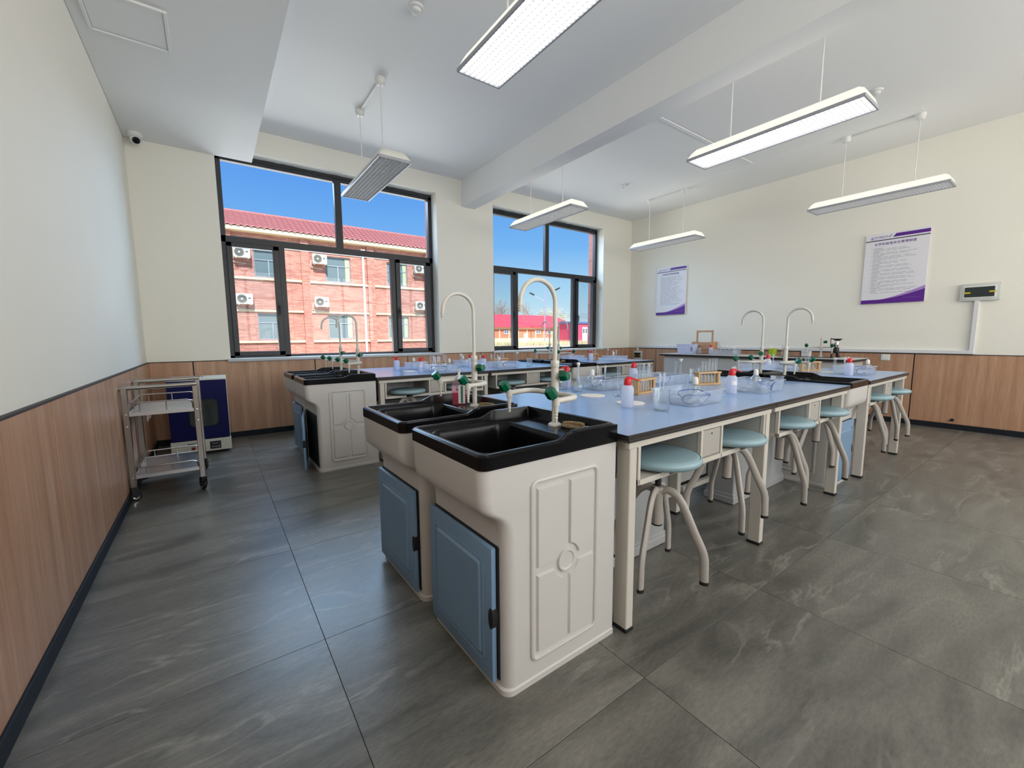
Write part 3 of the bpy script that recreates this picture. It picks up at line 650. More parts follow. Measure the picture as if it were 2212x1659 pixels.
# ================================================================== OUTSIDE
tag(struct('ground', 'dry pale ground', 'ground', lambda b: b.box(-60, 220, 6.0, 260, -0.6, -0.12)), 'dry pale ground outside the windows', 'ground', kind='structure')
# ---- brick building facing the first window
BY = 27.4
bt = thing('brick_building', 'two-storey red brick building with tiled roof and cream bands', 'building', (4, BY, -0.12))
def T(x): return x-4
def Zb(z): return z+0.12
BX0, BX1 = -9.0, 14.6
WINS = [(-1.55, -0.1), (2.21, 3.65), (5.91, 7.36), (9.66, 11.05)]
BANDS = [(4.37, 4.49), (2.615, 2.72), (0.875, 1.0)]
def facade(b):
    zs = [-0.12, 1.07, 2.55, 4.53, 6.03, 7.0]
    for z0, z1, hole in ((-0.12, 1.07, 0), (1.07, 2.55, 1), (2.55, 4.53, 0), (4.53, 6.03, 1), (6.03, 7.02, 0)):
        if not hole: b.box(T(BX0), T(BX1), 0, 0.3, Zb(z0), Zb(z1)); continue
        e = BX0
        for a, c in WINS: b.box(T(e), T(a), 0, 0.3, Zb(z0), Zb(z1)); e = c
        b.box(T(e), T(BX1), 0, 0.3, Zb(z0), Zb(z1))
    b.box(T(BX0), T(BX1), 9.7, 10, 0, Zb(7.0)); b.box(T(BX0), T(BX0)+0.3, 0.3, 9.7, 0, Zb(7.0)); b.box(T(BX1)-0.3, T(BX1), 0.3, 9.7, 0, Zb(7.0))
part('wall', 'brick', facade, bt, smooth=0)
for a in (0.78, 4.56, 8.36, 12.3): part('pilaster', 'brick', lambda b, a=a: b.box(T(a), T(a+0.44), -0.16, 0.0, 0, Zb(6.9)), bt, smooth=0)
PIL = [BX0, 0.78, 4.56, 8.36, 12.3, BX1]
for z0, z1 in BANDS:
    for a, c in zip(PIL, PIL[1:]): part('string_course', 'band_cream', lambda b, a=a, c=c, z0=z0, z1=z1: b.box(T(a+0.44 if a > BX0 else a), T(c), -0.10, 0.0, Zb(z0), Zb(z1)), bt, smooth=0)
part('head_course', 'band_cream', lambda b: b.box(T(BX0), T(BX1), -0.05, 0, Zb(6.17), Zb(6.22)), bt, smooth=0)
part('eave', 'band_cream', lambda b: b.box(T(BX0-0.4), T(BX1+0.4), -0.42, 0.4, Zb(6.86), Zb(7.10), bev=0.02), bt, smooth=0)
def roof(b):       # corrugated pantile slope
    n = int((BX1-BX0+0.9)/0.075); rows = 9; pr = []
    for k in range(rows+1):
        y = -0.48+2.5*k/rows; z = 7.10+0.62*2.5*k/rows*0.85
        for d in ((0.0, 0.035) if 0 < k < rows else (0.0,)):
            pr.append([(T(BX0-0.45)+i*0.075, y-(0.02 if d else 0), Zb(z)+0.035*math.sin(2*PI*i*0.075/0.30)+d) for i in range(n)])
    b.loft(pr, caps=False, closed=False)
part('roof', 'roof_red', roof, bt, smooth=60)
part('roof_deck', 'roof_red', lambda b: b.loft([[(x, -0.3, Zb(7.06)), (x, 2.02, Zb(8.32)), (x, 10.3, Zb(7.06))] for x in (T(BX0-0.4), T(BX1+0.4))]), bt, smooth=0)
part('ridge', 'roof_red', lambda b: b.tube([(T(BX0-0.5), 2.02, Zb(8.40)), (T(BX1+0.5), 2.02, Zb(8.40))], 0.10, 10), bt)
for a, c in WINS:
    for z0, z1 in ((1.07, 2.55), (4.53, 6.03)):
        wd = part('window', 'out_frame', lambda b, w_=c-a, h=z1-z0: (b.box(0, 0.06, 0, 0.08, 0, h), b.box(w_-0.06, w_, 0, 0.08, 0, h), b.box(0.06, w_-0.06, 0, 0.08, 0, 0.06), b.box(0.06, w_-0.06, 0, 0.08, h-0.06, h), b.box(0.06, w_-0.06, 0, 0.08, h*0.62, h*0.62+0.06), b.box(w_/2-0.035, w_/2+0.035, 0, 0.08, 0.06, h*0.62)), bt, (T(a), 0.10, Zb(z0)), smooth=0)
        w_, h = c-a, z1-z0
        for p0, p1, q0, q1 in ((0.06, w_/2-0.035, 0.06, h*0.62), (w_/2+0.035, w_-0.06, 0.06, h*0.62), (0.06, w_-0.06, h*0.62+0.06, h-0.06)):
            part('pane', 'out_glass', lambda b, p0=p0, p1=p1, q0=q0, q1=q1: b.box(p0, p1, 0.045, 0.055, q0, q1), wd, smooth=0)
        def curt(b, x0=w_*0.80, x1=w_*0.96, h=h):
            xs = [x0+(x1-x0)*k/16 for k in range(17)]
            b.loft([[(x, 0.020+0.012*math.sin(k*1.9), 0.07) for k, x in enumerate(xs)], [(x, 0.020+0.012*math.sin(k*1.9), h-0.07) for k, x in enumerate(xs)], [(x, 0.035, h-0.07) for x in xs], [(x, 0.035, 0.07) for x in xs]], caps=False, closed=False)
        part('curtain', 'curtain', curt, wd, smooth=60)
part('downpipe', 'pipe_white', lambda b: (b.tube([(T(8.12), -0.10, 0), (T(8.12), -0.10, Zb(6.3))], 0.075, 12), b.box(T(7.98), T(8.26), -0.22, 0.0, Zb(6.26), Zb(6.62), bev=0.03)), bt)
def ac(label, x, z):
    t = thing('air_conditioner', label, 'air conditioner', (x, BY, z), group='outdoor units on the brick building')
    part('casing', 'ac_white', lambda b: b.box(-0.39, 0.39, -0.46, -0.14, 0, 0.56, bev=0.02, seg=2), t, key='ac_case')
    part('fan_grille', 'ac_dark', lambda b: (b.lathe([(0.20, 0), (0.225, 0), (0.225, 0.012), (0.20, 0.012), (0.20, 0)], 24, (-0.12, -0.462, 0.28), (0, -1, 0)), b.lathe([(0.12, 0), (0.135, 0), (0.135, 0.012), (0.12, 0.012), (0.12, 0)], 20, (-0.12, -0.462, 0.28), (0, -1, 0)), b.lathe([(0, 0.004), (0.195, 0.004), (0.195, 0.0), (0, 0)], 20, (-0.12, -0.458, 0.28), (0, -1, 0))), t, key='ac_fan')
    part('hub', 'ac_white', lambda b: b.lathe([(0, 0.014), (0.05, 0.014), (0.05, 0), (0, 0)], 14, (-0.12, -0.466, 0.28), (0, -1, 0)), t, key='ac_hub')
    part('badge', 'ac_dark', lambda b: b.box(0.17, 0.29, -0.464, -0.459, 0.28, 0.36), t, key='ac_badge', smooth=0)
    part('bracket', 'ac_white', lambda b: (b.box(-0.30, -0.26, -0.46, 0, -0.04, 0), b.box(0.26, 0.30, -0.46, 0, -0.04, 0)), t, key='ac_br', smooth=0)
    part('pipe', 'ac_white', lambda b: b.tube([(-0.39, -0.25, 0.2), (-0.47, -0.2, 0.1), (-0.45, -0.12, -0.15), (-0.2, -0.06, -0.22), (0.2, -0.02, -0.24)], 0.022, 6), t, key='ac_pipe')
ac('white outdoor unit on the upper floor left of the first pilaster', 1.66, 5.44)
ac('white outdoor unit on the upper floor beside the middle window', 5.53, 5.47)
ac('white outdoor unit on the upper floor right of the downpipe', 11.83, 5.46)
ac('white outdoor unit on the lower floor left of the first pilaster', 1.63, 2.98)
ac('white outdoor unit on the lower floor beside the middle window', 5.52, 2.98)
ac('white outdoor unit on the lower floor right of the downpipe', 11.83, 3.0)

# ---- far red-roofed building, shed, street lamp, trees, grass
ft = thing('far_building', 'long low building with bright red roof and small white windows', 'building', (48, 60, -0.12))
part('wall', 'far_wall', lambda b: b.box(-16, 11, 0, 9, 0.9, 2.62), ft, smooth=0)
part('plinth', 'far_yellow', lambda b: b.box(-16.05, 11.05, -0.06, 9, 0, 1.05), ft, smooth=0)
part('frieze', 'far_yellow', lambda b: b.box(-16.05, 11.05, -0.05, 9, 2.62, 3.1), ft, smooth=0)
part('roof', 'far_roof', lambda b: b.loft([[(x, -0.7, 2.95), (x, -0.7, 3.1), (x+d, 4.5, 5.45), (x+d, 9.7, 3.1), (x, 9.7, 2.95)] for x, d in ((-16.6, 1.2), (11.6, -2.6))]), ft, smooth=0)
for k in range(14): part('pier', 'far_yellow', lambda b, k=k: b.box(-15.6+k*2.0, -15.4+k*2.0, -0.10, 0, 0.9, 2.7), ft, smooth=0)
for x in (-6.6, 0.5, 3.2, 9.0):
    wd = part('window', 'pipe_white', lambda b: (b.box(0, 1.15, -0.06, 0.02, 1.75, 1.87), b.box(0, 1.15, -0.06, 0.02, 2.35, 2.47), b.box(0, 0.1, -0.06, 0.02, 1.87, 2.35), b.box(1.05, 1.15, -0.06, 0.02, 1.87, 2.35), b.box(0.53, 0.62, -0.06, 0.02, 1.87, 2.35)), ft, (x, -0.06, 0), key='far_win', smooth=0)
    part('pane', 'out_glass', lambda b: b.box(0.1, 1.05, 0.0, 0.03, 1.87, 2.35), wd, key='far_pane', smooth=0)
part('door', 'pipe_white', lambda b: b.box(-2.2, -1.3, -0.08, 0, 0, 1.9), ft, smooth=0)
st = thing('shed', 'red and blue kiosk with white double door beside the far building', 'kiosk', (55.9, 55.4, -0.12))
part('wall', 'shed_red', lambda b: b.box(-2.9, 2.9, 0, 3, 0.3, 3.6), st, smooth=0)
part('roof', 'shed_blue', lambda b: b.box(-3.1, 3.1, -0.2, 3.2, 3.6, 3.95, bev=0.03), st, smooth=0)
part('plinth', 'stucco_pale', lambda b: b.box(-2.95, 2.95, -0.05, 3, 0, 0.35), st, smooth=0)
part('corner_post', 'shed_blue', lambda b: b.box(-3.0, -2.8, -0.06, 0.1, 0.3, 3.6), st, smooth=0)
for x in (0.35, 1.05):
    d = part('door', 'pipe_white', lambda b: b.box(-0.33, 0.33, -0.06, 0, 0.4, 3.0), st, (x, 0, 0), key='shed_door', smooth=0)
    part('pane', 'out_glass', lambda b: b.box(-0.2, 0.2, -0.08, -0.05, 1.9, 2.7), d, key='shed_pane', smooth=0)
sp = thing('street_lamp', 'tall lilac street lamp with two angled arms', 'street lamp', (46.5, 55, -0.12), math.radians(-35))
part('pole', 'pole_lilac', lambda b: b.cyl((0, 0, 0), (0, 0, 9.3), 0.10, 0.06, 10), sp)
for s, z in ((-1, 7.2), (1, 8.0)):
    a = part('arm', 'pole_lilac', lambda b, s=s, z=z: b.tube([(0, 0, z), (s*0.9, 0, z+0.5), (s*1.9, 0, z+1.15)], 0.05, 8), sp)
    part('lamp_head', 'frame_dark', lambda b, s=s, z=z: b.tube([(s*1.7, 0, z+1.05), (s*2.0, 0, z+1.22), (s*2.6, 0, z+1.5)], [0.08, 0.14, 0.10], 8, flat=0.5), a)
def tree(label, x, y, h, seed, weep=False):
    rnd = random.Random(seed); t = thing('bare_tree', label, 'tree', (x, y, -0.12), group='bare trees behind the far building')
    tr = MB(); tw = MB()
    def grow(p, d, L, r, lv):
        q = p+d*L; m = p+d*L*0.5+Vector((rnd.uniform(-1, 1), rnd.uniform(-1, 1), 0))*L*0.05
        (tr if lv < 2 else tw).tube([p, m, q], [r, r*0.8, r*0.62], 5 if lv < 2 else 3)
        if lv >= 5: return
        for k in range(3 if lv else 5):
            a = rnd.uniform(0, 2*PI); tilt = rnd.uniform(0.35, 0.75)
            e = d.orthogonal().normalized(); e = Matrix.Rotation(a, 3, d) @ e
            nd = (d*math.cos(tilt)+e*math.sin(tilt)); nd.z += (-0.35 if weep and lv > 1 else 0.12); nd.normalize()
            grow(q if k else m, nd, L*rnd.uniform(0.60, 0.80), r*0.58, lv+1)
    grow(Vector((0, 0, 0)), Vector((0, 0, 1)), h*0.30, h*0.020, 0)
    ob('trunk', tr.mesh('trunk', 'bark'), t); ob('twigs', tw.mesh('twigs', 'willow' if weep else 'bark', 0), t)
for lab, x, y, h, sd, wp in (('bare brown tree at the left end of the red roof', 56, 84, 12.5, 3, 0), ('bare brown tree next to the leftmost one over the roof', 60.5, 86, 11.5, 4, 0), ('bare tree standing tallest over the red roof', 67, 84, 12.5, 5, 0),
        ('yellowish weeping tree right behind the street lamp', 71.5, 86, 12.0, 8, 1), ('yellowish weeping tree over the middle of the roof', 75.5, 88, 11.5, 9, 1), ('yellowish weeping tree next to the overhead wires', 80, 88, 10.5, 10, 1)):
    tree(lab, x, y, h, sd, bool(wp))
def grass(b):
    rnd = random.Random(2)
    for k in range(5200):
        x = rnd.uniform(26, 66); y = rnd.uniform(47, 53); h = rnd.uniform(0.25, 0.75); a = rnd.uniform(0, PI); dx, dy = 0.03*math.cos(a), 0.03*math.sin(a); l = rnd.uniform(-0.25, 0.25)
        o = len(b.v); b.v += [Vector((x-dx, y-dy, -0.13)), Vector((x+dx, y+dy, -0.13)), Vector((x+l, y+l*0.5, h))]; b.f.append([o, o+1, o+2])
b = MB(); grass(b); g = ob('dry_grass', b.mesh('dry_grass', 'dry_grass', 0)); tag(g, 'strip of dry yellow grass before the far building', 'grass', kind='stuff')
wt = thing('overhead_wires', 'thin dark overhead wires sagging past the red roof', 'wires', (78, 78, -0.12))
for k in range(3): part('wire', 'cable', lambda b, k=k: b.tube([(-14+4*j, 0, 5.6+k*0.5+0.02*(j-5)**2+j*0.12) for j in range(12)], 0.022, 4), wt)
part('post', 'bark', lambda b: b.cyl((6, 0, 0), (6, 0, 8), 0.14, 0.10, 8), wt)

# ================================================================== FURNITURE
RA = math.radians(0.65)
ROW = {1: Vector((1.145, 0.905, 0)), 2: Vector((1.145, 3.605, 0))}
def rw(row, u, v, z=0.0):
    c, s = math.cos(RA), math.sin(RA); o = ROW[row]
    return Vector((o.x+u*c-v*s, o.y+u*s+v*c, z))
def sst(a, b, x):
    t = max(0.0, min(1.0, (x-a)/(b-a))); return t*t*(3-2*t)
DESK_Z = 0.76

# ---- sink cabinets (front faces local -x, back at x=0)
SW = 0.2445
def sink_body(b):
    prof = [(0.0, 0.490, 0.004), (0.018, 0.490, 0.004), (0.022, 0.482, 0.0), (0.50, 0.482, 0), (0.53, 0.485, 0), (0.552, 0.493, 0), (0.570, 0.508, 0), (0.584, 0.528, 0), (0.596, 0.547, 0), (0.612, 0.558, 0), (0.64, 0.563, 0), (0.732, 0.565, 0)]
    rings = []
    for z, f, e in prof:
        r = 0.036; h = SW-0.002+e; pts = [(0, -h, z)]
        for k in range(7): a = 1.5*PI-k/6*PI/2; pts.append((-f+r+r*math.cos(a), -h+r+r*math.sin(a), z))
        for k in range(7): a = PI-k/6*PI/2; pts.append((-f+r+r*math.cos(a), h-r+r*math.sin(a), z))
        pts.append((0, h, z)); rings.append(pts)
    b.loft(rings, caps=False); b.f.append(list(range(16)))
def basin(b):
    nx, ny = 132, 116; X0, X1, Y0, Y1 = -0.5655, 0.0, -0.2475, 0.2475
    def sdbox(x, y, cx, cy, hx, hy, r):
        qx, qy = abs(x-cx)-hx+r, abs(y-cy)-hy+r
        return math.hypot(max(qx, 0), max(qy, 0))+min(max(qx, qy), 0)-r
    def h(x, y):
        so = -sdbox(x, y, (X0+X1)/2, 0, (X1-X0)/2, Y1, 0.030)
        rim = 0.775+0.024*sst(-0.275, -0.195, x)
        deck = 0.757
        z = rim-0.006*(1-sst(0, 0.009, so))
        z = z+(deck-z)*sst(0.020, 0.034, so)
        sb = sdbox(x, y, -0.348, 0, 0.168, 0.188, 0.055)
        z = z+0.004*max(0, 1-abs(sb-0.006)/0.010)
        z = z-0.19*sst(0.001, -0.032, sb)
        return z
    g = [[None]*(ny+1) for _ in range(nx+1)]
    def place(x, y):       # pull the four corners in so the outline is rounded
        r = 0.030; cx = (X0+X1)/2; hx = (X1-X0)/2-r; hy = Y1-r; dx = x-cx
        if dx < -hx and abs(y) > hy:
            ax, ay = dx+hx, abs(y)-hy; d = math.hypot(ax, ay); mx = max(abs(ax), ay)
            if d > 1e-9: k = mx/d; ax *= k; ay *= k
            return cx-hx+ax, math.copysign(hy+ay, y)
        return x, y
    for i in range(nx+1):
        for j in range(ny+1):
            x, y = place(X0+(X1-X0)*i/nx, Y0+(Y1-Y0)*j/ny)
            g[i][j] = len(b.v); b.v.append(Vector((x, y, h(x, y))))
    for i in range(nx):
        for j in range(ny): b.f.append([g[i][j], g[i+1][j], g[i+1][j+1], g[i][j+1]])
    edge = [(i, 0) for i in range(nx)]+[(nx, j) for j in range(ny)]+[(i, ny) for i in range(nx, 0, -1)]+[(0, j) for j in range(ny, 0, -1)]
    top = [g[i][j] for i, j in edge]
    low = b.ring([(b.v[k].x, b.v[k].y, 0.731) for k in top]); n = len(top)
    for i in range(n): j = (i+1) % n; b.f.append([top[j], top[i], low[i], low[j]])
def moulding(b, s):
    """raised oval frame on a side face; s=-1 near side"""
    y = s*(SW-0.002)
    path = rrect(-0.384, -0.098, 0.080, 0.664, 0.022, 5)
    b.tube([(x, y, z) for x, z in path], 0.0085, 8, closed=True)
def quarter(b, s, qx, qz):
    y = s*(SW-0.002); cx, cz, R = -0.241, 0.372, 0.052; g = 0.010; x1, z1 = 0.128, 0.272
    n = 6
    def poly(i):
        pts = [(g+R-g+0.0+i, g+i)] if False else []
        for k in range(n+1):
            a = PI/2*k/n; pts.append((max(g+i, (R+i)*math.cos(a)), max(g+i, (R+i)*math.sin(a))))
        return pts+[(g+i, z1-i), (x1-i, z1-i), (x1-i, g+i)]
    lo = [(cx+qx*a, y-s*0.002, cz+qz*c) for a, c in poly(0.0)]; mid = [(cx+qx*a, y+s*0.0075, cz+qz*c) for a, c in poly(0.0065)]
    b.loft([lo, mid])
def boss(b, s):
    st = len(b.v); b.lathe([(0.040, -0.001), (0.037, 0.008), (0.031, 0.0085), (0.027, 0.005), (0, 0.005)], 28)
    b.xf(Matrix.Translation((-0.241, s*(SW-0.002), 0.372)) @ Matrix.Rotation(s*-PI/2, 4, 'X'), st)
def door_leaf(b):          # hinge at y=0, leaf to -y, outer face at -x
    b.box(-0.018, 0.0, -0.424, 0, 0.030, 0.470, bev=0.005, seg=2)
def door_field(b):
    lo = rrect(-0.366, -0.058, 0.092, 0.408, 0.012, 3); hi = rrect(-0.358, -0.066, 0.100, 0.400, 0.010, 3)
    b.loft([[(-0.0175, y, z) for y, z in lo], [(-0.0250, y, z) for y, z in hi]])
    b.tube([(-0.0178, y, z) for y, z in rrect(-0.376, -0.048, 0.082, 0.418, 0.018, 3)], 0.0032, 6, closed=True)
def door_pull(b):
    pts = [(0.028*math.cos(a), 0.034*math.sin(a)) for a in [PI*2*k/18 for k in range(18)]]
    b.loft([[(-0.0195, -0.424+0.006+y*0.45, 0.245+z) for y, z in pts], [(0.002, -0.424+0.006+y*0.45, 0.245+z) for y, z in pts]])
def sink_unit(label, loc, rz, ysc=1.0, ajar=0.0, detail=(-1, 1)):
    t = thing('sink_cabinet', label, 'sink cabinet', loc, rz, group='moulded sink cabinets'); S = (1, ysc, 1)
    part('body', 'cabinet_white', sink_body, t, key='sink_body', sc=S, smooth=40)
    part('basin', 'basin_black', basin, t, key='sink_basin', sc=S, smooth=50)
    for s in detail:
        part('moulding', 'cabinet_white', lambda b: moulding(b, s), t, key='sink_mould%d' % s, sc=S)
        for qx in (-1, 1):
            for qz in (-1, 1): part('raised_panel', 'cabinet_white', lambda b: quarter(b, s, qx, qz), t, key='sink_q%d%d%d' % (s, qx, qz), sc=S)
        part('boss', 'cabinet_white', lambda b: boss(b, s), t, key='sink_boss%d' % s, sc=S)
    part('opening_shade_plate', 'shade_and_pull_black', lambda b: b.box(-0.486, -0.470, -0.207, 0.222, 0.034, 0.474, bev=0.004), t, key='sink_open', sc=S)  # black plate painting in the dark of an opening on the closed body
    d = part('door', 'door_blue', door_leaf, t, (-0.487, 0.226*ysc, 0), (0, 0, -ajar), key='sink_door', sc=S)
    part('door_panel', 'door_blue', door_field, d, key='sink_dfield')
    part('finger_pull', 'shade_and_pull_black', door_pull, d, key='sink_pull')
    part('basin_drain', 'steel', lambda b: b.lathe([(0, 0), (0.036, 0), (0.036, 0.004), (0.028, 0.004), (0.026, 0.001), (0, 0.001)], 20, (-0.348, 0, 0.5675)), t, key='sink_drain')
    return t
SINKS = [
    sink_unit('white sink cabinet standing closest to the open floor, brush on its black rim', rw(1, -0.005, 0.2935), RA),
    sink_unit('white sink cabinet with pink soap bottle on its black rim', rw(1, -0.005, 0.8765), RA),
    sink_unit('white sink cabinet between desks, facing the notice board aisle', rw(1, 2.595, 0.570), RA+PI/2, 0.86),
    sink_unit('white sink cabinet between desks, backing onto the aisle-side sink', rw(1, 2.595, 0.600), RA-PI/2, 0.86),
    sink_unit('white sink cabinet with its blue door standing ajar', rw(2, -0.005, 0.262), RA, ajar=math.radians(12)),
    sink_unit('white sink cabinet by the blue oven, closest to the window wall', rw(2, -0.005, 0.842), RA),
    sink_unit('white sink cabinet between desks of the window row, facing the room', rw(2, 2.595, 0.570), RA+PI/2, 0.86),
    sink_unit('white sink cabinet between desks of the window row, facing the windows', rw(2, 2.595, 0.600), RA-PI/2, 0.86),
]

# ---- laboratory faucets (spout runs to local -x)
def knob_mesh(b):          # chunky faceted green handwheel along +z
    st = len(b.v); b.lathe([(0.009, 0.0), (0.0165, 0.003), (0.0205, 0.010), (0.0205, 0.032), (0.0170, 0.040), (0.0, 0.041)], 6)
def faucet(label, loc, rz, goose=True, h=0.0):
    t = thing('lab_faucet', label, 'faucet', loc, rz, group='green-handled laboratory faucets')
    part('flange', 'faucet_white', lambda b: b.lathe([(0, 0), (0.026, 0), (0.026, 0.006), (0.018, 0.012), (0.0, 0.012)], 24), t, key='fc_flange')
    part('column', 'faucet_white', lambda b: (b.cyl((0, 0, 0.01), (0, 0, 0.105), 0.0115, n=18), b.tube([(0, 0, 0.10), (0, 0, 0.112), (0, 0, 0.14), (0, 0, 0.242)], [0.0115, 0.0165, 0.0150, 0.0140], 18)), t, key='fc_col')
    part('collar', 'faucet_white', lambda b: (b.lathe([(0.0145, 0.226), (0.0160, 0.229), (0.0160, 0.251), (0.0145, 0.254), (0.0, 0.254)], 20)), t, key='fc_collar')
    for s in (-1, 1):
        pth = [(0, 0, 0.124), (0, s*0.055, 0.126), (-0.002, s*0.092, 0.127), (-0.012, s*0.118, 0.127), (-0.030, s*0.133, 0.127), (-0.052, s*0.137, 0.126), (-0.085, s*0.137, 0.125), (-0.118, s*0.137, 0.123)]
        a = part('branch', 'faucet_white', lambda b, pth=pth: (b.tube(pth, 0.0105, 14), b.lathe([(0.0, -0.016), (0.0125, -0.014), (0.0125, 0.012), (0.0, 0.014)], 16, pth[-1])), t, key='fc_br%d' % s)
        e = Vector(pth[-1])
        part('nozzle', 'faucet_white', lambda b: b.lathe([(0.0, 0.0), (0.0085, 0.0), (0.008, -0.030), (0.0055, -0.032), (0.0070, -0.038), (0.0050, -0.042), (0.0065, -0.049), (0.0046, -0.053), (0.0058, -0.060), (0.0040, -0.066), (0.0, -0.066)], 14), a, tuple(e+Vector((0, 0, -0.010))), key='fc_noz')
        q = Vector((-0.62, 0, 0.78)).to_track_quat('Z', 'Y').to_euler()
        part('stem', 'faucet_white', lambda b: b.cyl((0, 0, -0.005), (0, 0, 0.022), 0.0085, n=12), a, tuple(e), q, key='fc_stem')
        part('knob', 'knob_green', knob_mesh, a, tuple(e+Vector((-0.62, 0, 0.78)).normalized()*0.016), q, key='fc_knob', smooth=20)
    q = Vector((0.25, -0.95, 0.12)).to_track_quat('Z', 'Y').to_euler()
    part('stem', 'faucet_white', lambda b: b.cyl((0, 0, 0), (0, 0, 0.024), 0.0095, n=12), t, (0, 0, 0.190), q, key='fc_stem2')
    part('knob', 'knob_green', knob_mesh, t, (0.005, -0.020, 0.193), q, key='fc_knob', smooth=20)
    if goose:
        r = 0.083; zc = 0.468+h
        pts = [(0, 0, 0.25), (0, 0, zc-0.02)]+[(-r+r*math.cos(a), 0, zc+r*math.sin(a)) for a in [PI*k/18 for k in range(19)]]+[(-2*r-0.002, 0, zc-0.014)]
        g = part('gooseneck', 'faucet_white', lambda b: b.tube(pts, 0.0088, 16), t, key='fc_goose%.3f' % h)
        part('tip', 'faucet_white', lambda b: b.lathe([(0.0095, 0.0), (0.0075, -0.004), (0.0088, -0.008), (0.0070, -0.012), (0.0084, -0.016), (0.0066, -0.020), (0.0078, -0.024), (0.0, -0.024)], 14), g, (-2*r-0.002, 0, zc-0.012), key='fc_tip')
    return t
def sfaucet(label, row, u, v, rz, **k): return faucet(label, rw(row, u, v, 0.757), RA+rz, **k)
sfaucet('gooseneck faucet beside the tan brush on the open-floor sink', 1, -0.077, 0.2935, 0)
sfaucet('gooseneck faucet beside the pink soap bottle', 1, -0.085, 0.8765, 0)
sfaucet('gooseneck faucet between desks with its spout toward the aisle', 1, 2.595, 0.495, PI/2)
sfaucet('gooseneck faucet between desks with its spout toward the window row', 1, 2.595, 0.675, -PI/2)
sfaucet('gooseneck faucet above the sink with the ajar blue door', 2, -0.077, 0.262, 0)
sfaucet('gooseneck faucet on the sink closest to the blue oven', 2, -0.077, 0.842, 0)
sfaucet('gooseneck faucet in the window row with spout toward the room', 2, 2.595, 0.495, PI/2)
sfaucet('gooseneck faucet in the window row with spout toward the windows', 2, 2.595, 0.675, -PI/2)

# ---- desks (front edge local y=0, x from 0 to W)
def desk(label, row, u, v, rz, W=1.185, left=True, rleg=0.085, lleg=0.05):
    t = thing('lab_desk', label, 'desk', rw(row, u, v), RA+rz, group='blue-topped laboratory desks'); D = 0.583; k = '%.3f' % W
    part('top', 'top_blue', lambda b: b.box(0.0010, W-0.0010, 0.004, D+0.002, 0.7535, DESK_Z, bev=0.0004), t, key='dk_top'+k)
    part('edge_band', 'top_edge', lambda b: (b.box(0.001, W-0.001, 0.001, D-0.001, 0.742, 0.7592, bev=0.002), b.box(0.001, W-0.001, -0.002, D-0.001, 0.731, 0.743, bev=0.003)), t, key='dk_edge'+k)
    legs = [(x, y) for x in (([lleg] if left else [])+[W-rleg]) for y in (0.045, D-0.06)]
    for x, y in legs:
        l = part('leg', 'desk_metal', lambda b: b.box(-0.020, 0.020, -0.030, 0.030, 0.0, 0.732, bev=0.003), t, (x, y, 0), key='dk_leg')
        part('foot_cap', 'rubber', lambda b: b.box(-0.022, 0.022, -0.032, 0.032, 0.0, 0.016, bev=0.002), l, key='dk_foot')
    a0, a1 = 0.092, W-0.100; m0, m1 = (a0+a1)/2-0.080, (a0+a1)/2+0.074
    def frame(b):
        b.box(0.02, W-0.02, 0.012, 0.032, 0.704, 0.732, bev=0.002)                     # apron rail
        b.box(a0, W-0.06, 0.012, 0.030, 0.560, 0.5615)                                 # hidden lip
        for x in (a0-0.018, m0-0.012, m1, a1): b.box(x, x+0.014, 0.012, 0.030, 0.560, 0.706, bev=0.0015)
        b.box(0.02, W-0.02, D-0.05, D-0.03, 0.66, 0.732, bev=0.002)
        for x in (0.03, W-0.07): b.box(x, x+0.03, 0.06, D-0.08, 0.70, 0.732, bev=0.002)
        b.box(0.03, W-0.03, D-0.075, D-0.045, 0.12, 0.15, bev=0.002)                   # low stretcher
    part('frame', 'desk_metal', frame, t, key='dk_frame'+k)
    def shelf(b):       # board with a slot for each hanging stool
        s = 0.030; y1 = 0.40
        c0, c1 = (a0+m0)/2, (m1+a1)/2; q = 0.235
        poly = [(a0-0.018, 0.012), (c0-s, 0.012), (c0-s, q), (c0+s, q), (c0+s, 0.012), (c1-s, 0.012), (c1-s, q), (c1+s, q), (c1+s, 0.012), (a1+0.014, 0.012), (a1+0.014, y1), (a0-0.018, y1)]
        b.prism(poly, 0.562, 0.581)
    part('shelf', 'desk_metal', shelf, t, key='dk_shelf'+k, smooth=0)
    def boards(b):
        b.box(a0-0.018, a1+0.014, 0.386, 0.400, 0.581, 0.731)
        for x in (a0-0.016, m0-0.010, m1+0.002, a1+0.002): b.box(x, x+0.010, 0.030, 0.386, 0.581, 0.731)
    part('cubby', 'desk_board', boards, t, key='dk_cub'+k, smooth=0)
    dr = part('drawer', 'desk_drawer', lambda b: b.box(m0+0.006, m1-0.004, 0.016, 0.030, 0.585, 0.700, bev=0.002), t, key='dk_dr'+k)
    part('lock', 'slate', lambda b: b.lathe([(0, 0.002), (0.0035, 0.002), (0.0035, 0), (0, 0)], 10, ((m0+m1)/2, 0.016, 0.682), (0, -1, 0)), dr, key='dk_lock'+k)
    part('back_panel', 'desk_board', lambda b: b.box(0.05, W-0.05, D-0.030, D-0.022, 0.16, 0.731), t, key='dk_back'+k, smooth=0)
    return t, ((a0+m0)/2, (m1+a1)/2)
DX = [(0.0, 1.183), (1.186, 1.176), (2.815, 1.185)]
SIDE = {1: ('aisle side', 'far side'), 2: ('room side', 'window side')}
WHO = {1: ('by the twin sinks', 'beside the middle sinks', 'nearest the notice board wall'), 2: ('by the sink with ajar door', 'beside the window-row middle sinks', 'nearest the small fuse box')}
STOOLS = []
